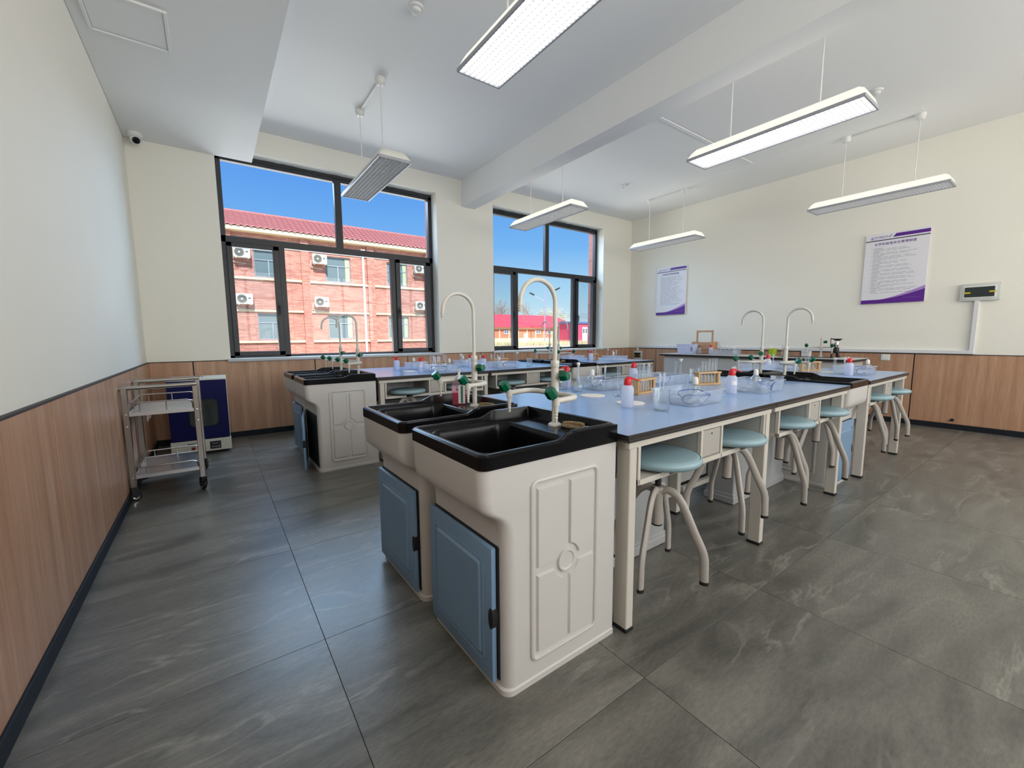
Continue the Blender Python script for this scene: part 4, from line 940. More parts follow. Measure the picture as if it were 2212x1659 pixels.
for row in (1, 2):
    for i, (u, W) in enumerate(DX):
        rl = 0.045 if i == 0 else 0.085
        rn = 'front desk row' if row == 1 else 'window desk row'
        _, cs = desk('blue-topped desk %s, %s, %s' % (WHO[row][i], SIDE[row][0], rn), row, u, 0, 0, W, left=(i != 1), rleg=rl)
        for j, c in enumerate(cs): STOOLS.append((row, u+c, 0.088, 0.0, i, j))
        desk('blue-topped desk %s, %s, %s' % (WHO[row][i], SIDE[row][1], rn), row, u+W, 1.172, PI, W, left=(i != 1), lleg=rl if i != 0 else 0.05, rleg=0.05 if i != 1 else 0.085)

# ---- stools hung by their seats in the desk shelves
def stool(label, loc, rz, ext):
    t = thing('lab_stool', label, 'stool', loc, rz, group='round stools hung under the desks'); zs = 0.387+ext
    def seat(b): b.lathe([(0, 0.0), (0.135, 0.0), (0.150, 0.002), (0.161, 0.009), (0.165, 0.018), (0.1635, 0.027), (0.157, 0.0335), (0.1540, 0.0310), (0.1510, 0.0345), (0.142, 0.0370), (0, 0.0385)], 48)
    s = part('seat', 'seat_teal', seat, t, (0, 0, zs), key='st_seat', smooth=60)
    part('seat_plate', 'rubber', lambda b: b.lathe([(0, -0.008), (0.120, -0.006), (0.140, 0.002), (0, 0.002)], 32), s, key='st_plate')
    part('spindle', 'rubber', lambda b: b.cyl((0, 0, 0.30), (0, 0, zs-0.004), 0.0125, n=14), t, key='st_sp%.3f' % ext)
    sl = part('sleeve', 'stool_metal', lambda b: b.lathe([(0, 0.205), (0.021, 0.205), (0.021, 0.345), (0.026, 0.352), (0.026, 0.366), (0, 0.368)], 20), t, key='st_sleeve')
    part('sleeve_ring', 'rubber', lambda b: b.lathe([(0, 0.200), (0.0215, 0.200), (0.0215, 0.206), (0, 0.206)], 20), sl, key='st_ring')
    for k in range(4):
        a = k*PI/2
        l = part('leg', 'stool_metal', lambda b: b.tube([(0.012, 0, 0.345), (0.035, 0, 0.356), (0.058, 0, 0.352), (0.080, 0, 0.335), (0.100, 0, 0.305), (0.122, 0, 0.258), (0.148, 0, 0.200), (0.172, 0, 0.152), (0.182, 0, 0.128), (0.187, 0, 0.105), (0.190, 0, 0.010)], 0.0172, 12, flat=0.72), t, (0, 0, 0), (0, 0, a), key='st_leg')
        part('foot_cap', 'rubber', lambda b: b.tube([(0.190, 0, 0.0), (0.190, 0, 0.014)], 0.0178, 12, flat=0.74), l, key='st_foot')
ORD = ('first', 'second', 'third', 'fourth', 'fifth', 'sixth')
ROTS = {1: (-72, -42, -28, -15, -35, -50), 2: (20, 50, 10, 35, 60, 25)}
EXT = {1: (0.082, 0.004, 0.020, 0.004, 0.010, 0.004), 2: (0.02, 0.03, 0.015, 0.02, 0.01, 0.02)}
cnt = {1: 0, 2: 0}
for row, u, v, rz, i, j in STOOLS:
    n = cnt[row]; cnt[row] += 1; e = EXT[row][n]
    where = 'open-floor sink along the aisle side' if row == 1 else 'sink with the ajar door along the window row'
    stool('pale blue round stool, %s from the %s' % (ORD[n], where), rw(row, u+0.012, v, 0.582-0.387-e+0.008), RA+math.radians(ROTS[row][n]), e)

# ---- service cupboards and drain pipes standing under the desks
def cupboard(label, row, u0, u1, v0, v1):
    t = thing('service_cupboard', label, 'cupboard', rw(row, (u0+u1)/2, v0), RA, group='service cupboards under the desks'); h, d = (u1-u0)/2, v1-v0
    part('carcass', 'cupboard', lambda b: b.box(-h, h, 0, d, 0.06, 0.50, bev=0.004), t)
    part('plinth', 'cupboard', lambda b: (b.box(-h-0.012, h+0.012, -0.012, d+0.012, 0, 0.045, bev=0.005), b.box(-h-0.006, h+0.006, -0.006, d+0.006, 0.04, 0.065, bev=0.004)), t)
for row in (1, 2):
    rn = ('front row', 'window row')[row-1]
    cupboard('low white cupboard under the %s desk joining the twin sinks' % rn, row, 0.02, 0.765, 0.345, 0.545)
    cupboard('low white cupboard under the %s desk beside the middle sinks' % rn, row, 1.56, 2.32, 0.365, 0.545)
    cupboard('low white cupboard under the %s desk past the middle sinks' % rn, row, 2.88, 3.5, 0.365, 0.545)
    t = thing('drain_pipe', 'white plastic drain pipe lying between cupboards under the %s' % rn, 'pipe', rw(row, 0, 0.80), RA)
    part('run', 'pipe_white', lambda b: b.tube([(0.70, -0.1, 0.06), (1.0, 0.0, 0.06), (1.4, 0.05, 0.06), (2.2, 0.05, 0.06)], 0.035, 12), t, key='dp_run')
    part('branch', 'pipe_white', lambda b: b.tube([(0.78, 0.02, 0.10), (1.15, 0.06, 0.16), (1.52, 0.08, 0.30)], 0.020, 10), t, key='dp_br')

# ---- demonstration bench along the notice board wall
BZ = 0.815
t = thing('demonstration_bench', 'long white demonstration bench with black-edged top before the notice boards', 'bench', (6.02, 1.60, 0))
part('body', 'cabinet_white', lambda b: b.box(0.05, 0.55, 0.05, 2.52, 0.06, BZ-0.03), t, smooth=0)
part('plinth', 'slate', lambda b: b.box(0.08, 0.52, 0.08, 2.49, 0, 0.06), t, smooth=0)
part('top', 'cabinet_white', lambda b: b.box(0.0, 0.60, 0.0, 2.58, BZ-0.006, BZ, bev=0.002), t)
part('edge_band', 'top_edge', lambda b: b.box(-0.002, 0.602, -0.002, 2.582, BZ-0.032, BZ-0.005, bev=0.004), t)
for k in range(3): part('front_panel', 'cabinet_white', lambda b: b.box(0.040, 0.050, 0.07+k*0.82, 0.87+k*0.82, 0.08, BZ-0.05, bev=0.003), t)
part('sink_rim', 'basin_black', lambda b: (b.box(0.14, 0.18, 0.26, 0.86, BZ-0.004, BZ+0.003, bev=0.001), b.box(0.50, 0.54, 0.26, 0.86, BZ-0.004, BZ+0.003, bev=0.001), b.box(0.18, 0.50, 0.26, 0.30, BZ-0.004, BZ+0.003, bev=0.001), b.box(0.18, 0.50, 0.82, 0.86, BZ-0.004, BZ+0.003, bev=0.001), b.box(0.18, 0.50, 0.30, 0.82, BZ-0.004, BZ+0.001)), t)
faucet('short faucet without gooseneck on the demonstration bench', (6.575, 2.10, BZ), math.radians(8), goose=False)

# ---- steel trolley
def trolley():
    t = thing('trolley', 'two-shelf stainless steel trolley with guard rails by the panelled wall', 'trolley', (-0.308, 4.030, 0), 0.0); hx, hy = 0.190, 0.285
    for x in (-1, 1):
        for y in (-1, 1):
            p = part('post', 'steel', lambda b: b.box(-0.017, 0.017, -0.016, 0.016, 0.095, 0.772, bev=0.003), t, (x*hx, y*hy, 0), key='tr_post')
            for z in (0.165, 0.52, 0.60): part('bolt', 'chrome', lambda b: b.lathe([(0, 0.006), (0.006, 0.005), (0.008, 0.0), (0, 0)], 10, (0, 0, 0), (0, -1, 0)), p, (0, -0.017, z), key='tr_bolt')
            c = part('caster', 'rubber', lambda b: (b.box(-0.016, 0.016, -0.020, 0.020, 0.072, 0.097, bev=0.003), b.box(-0.018, -0.013, -0.016, 0.020, 0.030, 0.085), b.box(0.013, 0.018, -0.016, 0.020, 0.030, 0.085), b.box(-0.006, 0.006, -0.030, -0.012, 0.055, 0.066, bev=0.002)), t, (x*hx, y*hy, 0), (0, 0, 0.9*x+0.4*y), key='tr_cast')
            part('wheel', 'rubber', lambda b: b.lathe([(0, -0.011), (0.026, -0.011), (0.031, -0.007), (0.031, 0.007), (0.026, 0.011), (0, 0.011)], 20, (0, 0.005, 0.031), (1, 0, 0)), c, key='tr_wheel')
            part('hub', 'chrome', lambda b: b.lathe([(0.010, -0.0135), (0.018, -0.013), (0.018, 0.013), (0.010, 0.0135)], 16, (0, 0.005, 0.031), (1, 0, 0)), c, key='tr_hub')
    for y in (-1, 1): part('handle_bar', 'steel', lambda b: b.tube([(-hx-0.035, 0, 0.775), (hx+0.012, 0, 0.783)], 0.0145, 14), t, (0, y*hy, 0), key='tr_bar')
    for z, h in ((0.585, 0.088), (0.150, 0.072)):
        s = part('shelf', 'steel_sheet', lambda b: (b.box(-hx+0.010, hx-0.010, -hy+0.006, hy-0.006, 0.018, 0.022), b.box(-hx+0.008, hx-0.008, -hy+0.004, -hy+0.010, 0, 0.024), b.box(-hx+0.008, hx-0.008, hy-0.010, hy-0.004, 0, 0.024), b.box(-hx+0.008, -hx+0.014, -hy+0.004, hy-0.004, 0, 0.024), b.box(hx-0.014, hx-0.008, -hy+0.004, hy-0.004, 0, 0.024)), t, (0, 0, z), key='tr_shelf', smooth=0)
        ra, rb = hx-0.022, hy-0.016
        pth = [(ra, -rb, 0.02), (ra, -rb, h-0.03), (ra-0.008, -rb, h-0.009), (ra-0.03, -rb, h), (-ra+0.03, -rb, h), (-ra+0.006, -rb+0.006, h), (-ra, -rb+0.03, h), (-ra, rb-0.03, h), (-ra+0.006, rb-0.006, h), (-ra+0.03, rb, h), (ra-0.03, rb, h), (ra-0.008, rb, h-0.009), (ra, rb, h-0.03), (ra, rb, 0.02)]
        r_ = part('guard_rail', 'steel', lambda b: b.tube(pth, 0.0048, 8), s, key='tr_rail%.3f' % h)
        for x, y in ((-ra*0.72, -rb), (0.02, -rb), (-ra*0.72, rb), (0.02, rb), (-ra, -rb*0.4), (-ra, rb*0.4)):
            part('rail_upright', 'steel', lambda b: b.cyl((0, 0, 0.02), (0, 0, h), 0.0035, n=6), s, (x, y, 0), key='tr_up%.3f' % h)
trolley()

# ---- blue drying oven
a = math.radians(-1.5); t = thing('drying_oven', 'cream and navy blue drying oven with small door window', 'oven', (0.089-0.458*math.cos(a), 4.906-0.458*math.sin(a), 0), a)
Wd, Dp = 0.458, 0.42
part('casing', 'oven_cream', lambda b: b.box(0, Wd, 0.022, Dp, 0.03, 0.728, bev=0.006), t)
part('control_panel', 'oven_cream', lambda b: b.box(-0.006, Wd+0.006, 0.0, 0.05, 0.022, 0.140, bev=0.004), t)
d = part('door', 'oven_blue', lambda b: b.box(0.002, Wd-0.002, 0.002, 0.024, 0.143, 0.712, bev=0.004), t)
part('door_window', 'oven_glass', lambda b: b.loft([[(x, y, z) for x, z in rrect(0.155, 0.372, 0.275, 0.525, 0.045, 6)] for y in (0.004, -0.001)]), d)
part('window_gasket', 'rubber', lambda b: b.tube([(x, 0.0, z) for x, z in rrect(0.152, 0.375, 0.272, 0.528, 0.046, 6)], 0.005, 6, closed=True), d)
part('display', 'screen_black', lambda b: b.box(0.290, 0.378, -0.004, 0.002, 0.042, 0.116, bev=0.002), t)
part('display_mark', 'screen_text', lambda b: (b.box(0.305, 0.350, -0.0048, -0.0038, 0.092, 0.096), b.box(0.302, 0.322, -0.0048, -0.0038, 0.060, 0.068), b.box(0.330, 0.345, -0.0048, -0.0038, 0.060, 0.068), b.box(0.352, 0.368, -0.0048, -0.0038, 0.060, 0.068)), t, smooth=0)
part('power_switch', 'switch_red', lambda b: b.box(0.146, 0.176, -0.006, 0.002, 0.052, 0.078, bev=0.002), t)
part('name_strip', 'screen_black', lambda b: b.box(0.118, 0.185, -0.0022, 0.002, 0.104, 0.112), t, smooth=0)
part('vent_cap', 'steel', lambda b: b.lathe([(0, 0), (0.022, 0), (0.022, 0.012), (0.016, 0.015), (0, 0.015)], 16, (0.25, 0.20, 0.727)), t)
for x in (0.04, Wd-0.04):
    for y in (0.05, Dp-0.05): part('foot', 'rubber', lambda b: b.cyl((0, 0, 0), (0, 0, 0.032), 0.016, n=12), t, (x, y, 0), key='ov_foot')

# ================================================================== SMALL THINGS
Z0 = DESK_Z
def bottle(label, x, y, rz=0.0, z=Z0, tagged=False):
    t = thing('wash_bottle', label, 'wash bottle', (x, y, z), rz, group='red-capped wash bottles')
    part('bottle', 'bottle_plastic', lambda b: b.lathe([(0, 0.0), (0.026, 0.0), (0.0295, 0.004), (0.0295, 0.088), (0.028, 0.098), (0.022, 0.106), (0.0155, 0.110), (0.0155, 0.118), (0, 0.118)], 28), t, key='wb_body', smooth=60)
    part('cap', 'cap_red', lambda b: b.lathe([(0.0180, 0.108), (0.0185, 0.112), (0.0180, 0.130), (0.0150, 0.141), (0.008, 0.147), (0, 0.148)], 24), t, key='wb_cap', smooth=60)
    part('spout', 'cap_red', lambda b: b.tube([(0, 0, 0.140), (0.012, 0, 0.1435), (0.030, 0, 0.138), (0.066, 0, 0.126)], [0.007, 0.006, 0.0042, 0.0018], 10), t, key='wb_spout')
    if tagged: part('sticker', 'label_white', lambda b: b.lathe([(0.0298, 0.052), (0.0298, 0.080)], 28), t, (0, 0, 0), sc=None) if False else part('sticker', 'label_white', lambda b: b.loft([[(0.0299*math.cos(a), 0.0299*math.sin(a), z_) for a in [-2.2+0.22*k for k in range(6)]] for z_ in (0.054, 0.078)], caps=False, closed=False), t, key='wb_stick')
    return t
def beaker(label, x, y, r=0.036, h=0.10, z=Z0, group='glass beakers'):
    t = thing('beaker', label, 'beaker', (x, y, z), random.uniform(0, 6), group=group); k = '%.3f%.3f' % (r, h)
    part('glass_wall', 'lab_glass', lambda b: b.lathe([(0, 0.001), (r-0.005, 0.001), (r, 0.006), (r, h-0.008), (r+0.004, h), (r+0.0025, h+0.0006), (r-0.0016, h-0.008), (r-0.0016, 0.007), (r-0.006, 0.0035), (0, 0.0035)], 32), t, key='bk'+k, smooth=60)
    part('marking', 'label_white', lambda b: b.loft([[((r+0.0004)*math.cos(a), (r+0.0004)*math.sin(a), z_) for a in [0.10*q for q in range(5)]] for z_ in (h*0.34, h*0.52)], caps=False, closed=False), t, key='bkm'+k)
    return t
def tray(label, x0, y0, L=0.29, D=0.24, z=Z0, rz=0.0, H=0.070):
    t = thing('plastic_tray', label, 'tray', (x0, y0, z), rz, group='clear plastic trays'); k = '%.2f%.2f' % (L, D)
    def body(b):
        e = 0.007
        out = [[(x, y, zz) for x, y in rrect(e*(1-q), L-e*(1-q), e*(1-q), D-e*(1-q), 0.018, 4)] for zz, q in ((0.0, 0), (0.003, 0.1), (H, 1))]
        inn = [[(x, y, zz) for x, y in rrect(0.002+e*(1-q), L-0.002-e*(1-q), 0.002+e*(1-q), D-0.002-e*(1-q), 0.016, 4)] for zz, q in ((H, 1), (0.005, 0.1), (0.003, 0.0))]
        b.loft(out+inn)
    part('tray_body', 'clear_plastic', body, t, key='ty'+k, smooth=30)
    def rim(b):
        o = rrect(-0.008, L+0.008, -0.008, D+0.008, 0.022, 4); i = rrect(0.001, L-0.001, 0.001, D-0.001, 0.017, 4)
        b.loft([[(x, y, H-0.002) for x, y in o], [(x, y, H+0.001) for x, y in o], [(x, y, H+0.001) for x, y in i], [(x, y, H-0.002) for x, y in i], [(x, y, H-0.002) for x, y in o]], caps=False)
    part('tray_rim', 'rim_plastic', rim, t, key='tyr'+k, smooth=30)
    return t
def lampspirit(label, x, y, z=Z0):
    t = thing('spirit_lamp', label, 'spirit lamp', (x, y, z), group='glass spirit lamps')
    part('reservoir', 'lab_glass', lambda b: b.lathe([(0, 0.001), (0.026, 0.001), (0.033, 0.008), (0.037, 0.028), (0.037, 0.050), (0.031, 0.066), (0.016, 0.082), (0.0115, 0.092), (0.0095, 0.092), (0.0140, 0.082), (0.029, 0.065), (0.035, 0.050), (0.035, 0.028), (0.031, 0.010), (0, 0.004)], 28), t, key='sl_res', smooth=60)
    part('cap', 'cap_white', lambda b: b.lathe([(0.0135, 0.084), (0.0145, 0.088), (0.0140, 0.108), (0.0115, 0.118), (0.006, 0.123), (0, 0.124)], 22), t, key='sl_cap', smooth=60)
    part('wick_holder', 'cap_white', lambda b: b.cyl((0, 0, 0.03), (0, 0, 0.075), 0.006, n=10), t, key='sl_wick')
def pipette(x, y, z=Z0+0.004, tilt=(0.0, 0.0), rz=0.0, label='clear plastic dropper standing upright in a tray', group='plastic droppers in trays'):
    o = thing('dropper', label, 'dropper', (x, y, z), 0, group); o.rotation_euler = (tilt[0], tilt[1], rz)
    part('stem', 'pipette_plastic', lambda b: b.lathe([(0, 0), (0.0012, 0), (0.0020, 0.04), (0.0034, 0.06), (0.0034, 0.095), (0.0, 0.095)], 10), o, key='pp_stem', smooth=60)
    part('bulb', 'pipette_plastic', lambda b: b.lathe([(0.0034, 0.092), (0.0068, 0.102), (0.0072, 0.134), (0.0058, 0.143), (0.0, 0.147)], 14), o, key='pp_bulb', smooth=60)
def tube(x, y, z, h, rz=0, tilt=0.0, label=None, group=None, r=0.0085):
    o = ob('test_tube', M('tt%.3f%.4f' % (h, r), 'lab_glass', lambda b: b.lathe([(0, 0.0), (r*0.6, 0.0018), (r*0.92, 0.006), (r, 0.011), (r, h-0.002), (r*1.18, h), (r*0.88, h), (r*0.88, 0.011), (0, 0.003)], 16), 60), None, (x, y, z), (tilt, 0, rz))
    return tag(o, label, 'test tube', group)
def rack(label, x, y, rz, n=6, tlabel=None, z=Z0, hs=None):
    t = thing('test_tube_rack', label, 'test tube rack', (x, y, z), rz, group='wooden test tube racks'); L, D = 0.205, 0.050
    part('base', 'rack_wood', lambda b: b.box(0, L, -D/2, D/2, 0, 0.014, bev=0.002), t, key='rk_base')
    def top(b):
        b.box(0, L, -D/2, -0.0105, 0.080, 0.091, bev=0.001); b.box(0, L, 0.0105, D/2, 0.080, 0.091, bev=0.001)
        for k in range(7): xx = 0.012+k*0.0302; b.box(xx-0.0045, xx+0.0045, -0.0106, 0.0106, 0.080, 0.091)
    part('top_rail', 'rack_wood', top, t, key='rk_top')
    for xx in (0.006, L-0.018): part('post', 'rack_wood', lambda b: b.box(0, 0.012, -D/2+0.006, D/2-0.006, 0.013, 0.081), t, (xx, 0, 0), key='rk_post', smooth=0)
    for k in range(6): part('peg', 'rack_wood', lambda b: b.tube([(0, 0, 0.013), (0, 0, 0.070), (0, 0, 0.076)], [0.0042, 0.0038, 0.002], 8), t, (0.027+k*0.0302, -0.018, 0), key='rk_peg')
    c, s = math.cos(rz), math.sin(rz)
    for k in range(n):
        lx = 0.0271+k*0.0302
        h = (hs[k] if hs else 0.150)
        if h: tube(x+lx*c, y+lx*s, z+0.0145, h, label=tlabel, group='test tubes, '+label)
def cylinder(label, x, y, h=0.168, r=0.0105, z=Z0, cap=False):
    t = thing('measuring_cylinder', label, 'measuring cylinder', (x, y, z), group='glass measuring cylinders'); k = '%.3f%.4f' % (h, r)
    part('barrel', 'lab_glass', lambda b: b.lathe([(0, 0.010), (r, 0.010), (r, h-0.003), (r+0.003, h), (r-0.0016, h-0.002), (r-0.0016, 0.013), (0, 0.013)], 20), t, key='mc'+k, smooth=60)
    part('foot', 'lab_glass', lambda b: b.lathe([(0, 0.0), (0.024, 0.0), (0.025, 0.004), (0.012, 0.009), (0.008, 0.013), (0, 0.013)], 24), t, key='mcf', smooth=60)
    if cap: part('stopper', 'cap_white', lambda b: (b.lathe([(0, 0.0), (0.009, 0.0), (0.011, 0.012), (0.015, 0.014), (0.015, 0.020), (0, 0.020)], 16), b.box(0.0, 0.022, -0.004, 0.004, 0.006, 0.014, bev=0.002)), t, (0, 0, h-0.010), key='mcs')
def flask(label, x, y):
    t = thing('volumetric_flask', label, 'flask', (x, y, Z0))
    part('bulb', 'lab_glass', lambda b: b.lathe([(0, 0.001), (0.020, 0.001), (0.028, 0.008), (0.033, 0.024), (0.030, 0.042), (0.016, 0.062), (0.0085, 0.078), (0.0080, 0.160), (0.0098, 0.164), (0.0064, 0.163), (0.0064, 0.078), (0.014, 0.062), (0.028, 0.042), (0.031, 0.024), (0.026, 0.010), (0, 0.004)], 28), t, smooth=60)
    part('stopper', 'cap_white', lambda b: b.lathe([(0.0055, 0.150), (0.0075, 0.166), (0.0105, 0.168), (0.0105, 0.178), (0.004, 0.184), (0, 0.184)], 16), t, smooth=60)
def paper(label, x, y, r=0.070, n=1):
    t = ob('filter_paper', M('fp', 'filter_paper', lambda b: b.lathe([(0, 0.0), (r, 0.0), (r, 0.0035), (r*0.72, 0.0060), (r*0.3, 0.0065), (0, 0.0065)], 40), 40), None, (x, y, Z0+0.0005))
    tag(t, label, 'filter paper', 'filter paper stacks')
def goggles(label, x, y, z, rz, tip=0.6):
    t = thing('safety_goggles', label, 'goggles', (x, y, z), 0, group='safety goggles in trays'); t.rotation_euler = (tip, 0, rz)
    path = []
    for k in range(40):
        a = 2*PI*k/40; xx = 0.075*math.copysign(abs(math.cos(a))**0.6, math.cos(a)); zz = 0.030*math.copysign(abs(math.sin(a))**0.7, math.sin(a))
        if zz < 0: zz += 0.016*math.exp(-(xx/0.020)**2)
        path.append((xx, -0.02*(1-(xx/0.075)**2), zz+0.034))
    part('frame', 'goggle_blue', lambda b: b.tube(path, 0.0036, 8, closed=True), t, key='gg_fr')
    part('lens', 'bag_film', lambda b: b.loft([[(p[0]*q, p[1]-0.003*q, 0.034+(p[2]-0.034)*q) for p in path] for q in (1.0, 0.6, 0.1)], caps=False), t, key='gg_lens')
    part('strap', 'goggle_blue', lambda b: b.tube([(-0.075, 0, 0.034), (-0.084, 0.03, 0.030), (-0.06, 0.06, 0.024), (0.0, 0.072, 0.022), (0.055, 0.062, 0.026), (0.083, 0.032, 0.030), (0.075, 0, 0.034)], 0.0032, 6), t, key='gg_strap')
def bag(label, x, y, z, seed, sx=0.072, sy=0.050, sz=0.026):
    rnd = random.Random(seed); bm_ = bmesh.new(); bmesh.ops.create_icosphere(bm_, subdivisions=3, radius=1)
    for v in bm_.verts:
        k = 1+rnd.uniform(-0.16, 0.16); v.co = Vector((v.co.x*sx*k, v.co.y*sy*k, max(0, v.co.z*k+0.55)*sz))
    b = MB(); b.bm(bm_); o = ob('plastic_bag', b.mesh('plastic_bag', 'bag_film', 25), None, (x, y, z))
    tag(o, label, 'plastic bag', 'crumpled clear bags in trays')
def dish(label, x, y, z=Z0):
    o = ob('petri_dish', M('dish', 'lab_glass', lambda b: b.lathe([(0, 0.0), (0.030, 0.0), (0.034, 0.004), (0.036, 0.018), (0.034, 0.018), (0.032, 0.006), (0, 0.003)], 28), 40), None, (x, y, z)); tag(o, label, 'dish', 'glass dishes')
def brush(label, loc, rz):
    t = thing('tube_brush', label, 'brush', loc, rz, group='bristle brushes on sinks')
    def br(b):
        rnd = random.Random(4); n = 2200
        for k in range(n):
            x = -0.038+0.076*rnd.random(); a = rnd.uniform(0, 2*PI); r = 0.0135*rnd.uniform(0.62, 1.12)*(1-0.35*(abs(x)/0.038)**4); tw = rnd.uniform(-0.008, 0.008)
            p = Vector((x, 0, 0.014)); q = Vector((x+tw, r*math.cos(a), 0.014+r*math.sin(a))); s = Vector((0.0009, 0, 0.0)); s2 = Vector((0.0006, -math.sin(a)*0.0006, math.cos(a)*0.0006))
            o = len(b.v); b.v += [p-s, p+s, q+s2, q-s2]; b.f.append([o, o+1, o+2, o+3])
        b.tube([(-0.037, 0, 0.014), (0.037, 0, 0.014)], 0.003, 8)
    part('bristles', 'bristle', br, t, key='br_b', smooth=0)
    part('wire', 'steel', lambda b: b.tube([(-0.038, 0, 0.012), (0.04, 0, 0.012), (0.07, 0.001, 0.013), (0.10, 0.003, 0.016)], 0.0013, 6), t, key='br_w')

# ---- front row, desks by the twin sinks
bottle('red-capped wash bottle standing on round filter paper beside the big beaker', 1.606, 1.284, math.radians(-28))
beaker('empty glass beaker standing in front of the tray with goggles', 1.667, 1.139)
tray('clear tray with blue-rimmed goggles behind the empty beaker', 1.838, 1.085)
lampspirit('white-capped spirit lamp in the tray behind the empty beaker', 2.05, 1.20, Z0+0.004)
goggles('blue-rimmed goggles leaning in the tray behind the empty beaker', 1.945, 1.145, Z0+0.010, math.radians(-22))
bag('crumpled clear bag in the tray behind the empty beaker', 1.935, 1.235, Z0+0.004, 1)
pipette(1.872, 1.29, label='clear plastic dropper standing in the tray behind the empty beaker', group='droppers in the tray behind the empty beaker'); pipette(1.912, 1.298, tilt=(0.03, 0.0), label='clear plastic dropper standing in the tray behind the empty beaker', group='droppers in the tray behind the empty beaker')
paper('round filter paper stack lying alone near the long-neck flask', 1.768, 1.662)
paper('round filter paper stack under the wash bottle by the big beaker', 1.72, 1.355)
cylinder('tall measuring cylinder beside the wash bottle and wooden rack', 1.875, 1.564)
rack('wooden test tube rack behind the wash bottle by the big beaker', 1.985, 1.535, math.radians(6), 6, 'empty test tube in the rack behind the wash bottle', hs=(0.172, 0.172, 0.150, 0.150, 0.150, 0.150))
flask('long-neck stoppered flask beside the lone filter paper', 1.833, 1.845)
tray('clear tray behind the long-neck flask', 1.945, 1.752)
lampspirit('white-capped spirit lamp in the tray behind the flask', 2.015, 1.90, Z0+0.004)
pipette(2.085, 1.92, label='clear plastic dropper standing in the tray behind the long-neck flask', group='droppers in the tray behind the long-neck flask'); pipette(2.125, 1.89, tilt=(0.0, 0.03), label='clear plastic dropper standing in the tray behind the long-neck flask', group='droppers in the tray behind the long-neck flask')
goggles('blue-rimmed goggles in the tray behind the flask', 2.09, 1.93, Z0+0.012, math.radians(10), 0.3)
bag('crumpled clear bag in the tray behind the flask', 2.13, 1.815, Z0+0.004, 2)
bottle('red-capped wash bottle standing behind the open-floor sink faucet', 1.90, 2.02, math.radians(160), tagged=True)
beaker('small glass beaker beside the wash bottle behind the faucet', 1.835, 1.985, 0.028, 0.070)
# ---- front row, desks beside the middle sinks
tray('clear tray behind the wooden rack of the middle desk', 2.46, 1.66)
pipette(2.50, 1.86, label='clear plastic dropper standing in the tray behind the middle desk rack', group='droppers in the tray behind the middle desk rack'); pipette(2.545, 1.85, label='clear plastic dropper standing in the tray behind the middle desk rack', group='droppers in the tray behind the middle desk rack')
goggles('blue-rimmed goggles in the middle desk rear tray', 2.58, 1.78, Z0+0.010, math.radians(-20), 0.4)
cylinder('measuring cylinder behind the middle desk rear tray', 2.80, 1.80, 0.150)
cylinder('stoppered measuring cylinder before the demonstration bench', 3.02, 1.90, 0.150, 0.009, cap=True)
bottle('red-capped wash bottle behind the rear tray of the middle desk', 2.52, 1.965, math.radians(-20))
rack('wooden test tube rack on the middle desk seam', 2.705, 1.580, math.radians(-15), 6, 'empty test tube in the rack on the middle desk seam', hs=(0.120, 0.150, 0.150, 0.168, 0.168, 0.168))
beaker('glass beaker half hidden behind the middle desk rack', 2.86, 1.69, 0.034, 0.100)
bottle('red-capped wash bottle beside the tray next to the middle sinks', 2.475, 1.223, math.radians(-28), tagged=True)
tray('clear tray with crumpled bag next to the middle sinks', 2.575, 1.088)
lampspirit('white-capped spirit lamp in the tray next to the middle sinks', 2.815, 1.24, Z0+0.004)
bag('crumpled clear bag in the tray next to the middle sinks', 2.665, 1.235, Z0+0.004, 3)
goggles('blue-rimmed goggles in the tray next to the middle sinks', 2.74, 1.135, Z0+0.010, math.radians(30), 0.35)
pipette(2.62, 1.29, label='clear plastic dropper standing in the tray next to the middle sinks', group='droppers in the tray next to the middle sinks'); pipette(2.665, 1.30, label='clear plastic dropper standing in the tray next to the middle sinks', group='droppers in the tray next to the middle sinks')
cylinder('measuring cylinder by the short beaker at the middle sinks', 3.05, 1.34, 0.135, 0.012)
beaker('short glass beaker beside the middle sinks', 3.18, 1.26, 0.040, 0.060)
# ---- front row, desks nearest the notice boards
rack('wooden test tube rack on the desk past the middle sinks', 4.535, 1.605, math.radians(-28), 5, 'empty test tube in the rack past the middle sinks', hs=(0.0, 0.120, 0.120, 0.120, 0.0))
paper('round filter paper stack on the desk past the middle sinks', 4.589, 1.41)
tray('clear tray with goggles on the desk nearest the notice boards', 4.40, 1.075)
bottle('red-capped wash bottle by the desk end nearest the notice boards', 4.345, 1.178, math.radians(170))
lampspirit('white-capped spirit lamp in the tray nearest the notice boards', 4.64, 1.13, Z0+0.004)
goggles('blue-rimmed goggles in the tray nearest the notice boards', 4.52, 1.14, Z0+0.012, math.radians(-20), 0.5)
pipette(4.52, 1.26, label='clear plastic dropper standing in the tray nearest the notice boards', group='droppers in the tray nearest the notice boards'); pipette(4.555, 1.25, tilt=(0.03, 0.02), label='clear plastic dropper standing in the tray nearest the notice boards', group='droppers in the tray nearest the notice boards')
dish('glass dish in the tray nearest the notice boards', 4.64, 1.24, Z0+0.045)
cylinder('stoppered measuring cylinder behind the tray nearest the notice boards', 4.62, 1.36, 0.125, 0.011, cap=True)
bottle('labelled wash bottle on the far side past the middle sinks', 4.55, 1.90, 0.0, tagged=True)
tray('clear tray on the far side past the middle sinks', 4.62, 1.75)
pipette(4.66, 1.93, label='clear plastic dropper standing in the tray on the far side past the middle sinks', group='droppers in the tray on the far side past the middle sinks'); pipette(4.72, 1.92, label='clear plastic dropper standing in the tray on the far side past the middle sinks', group='droppers in the tray on the far side past the middle sinks')
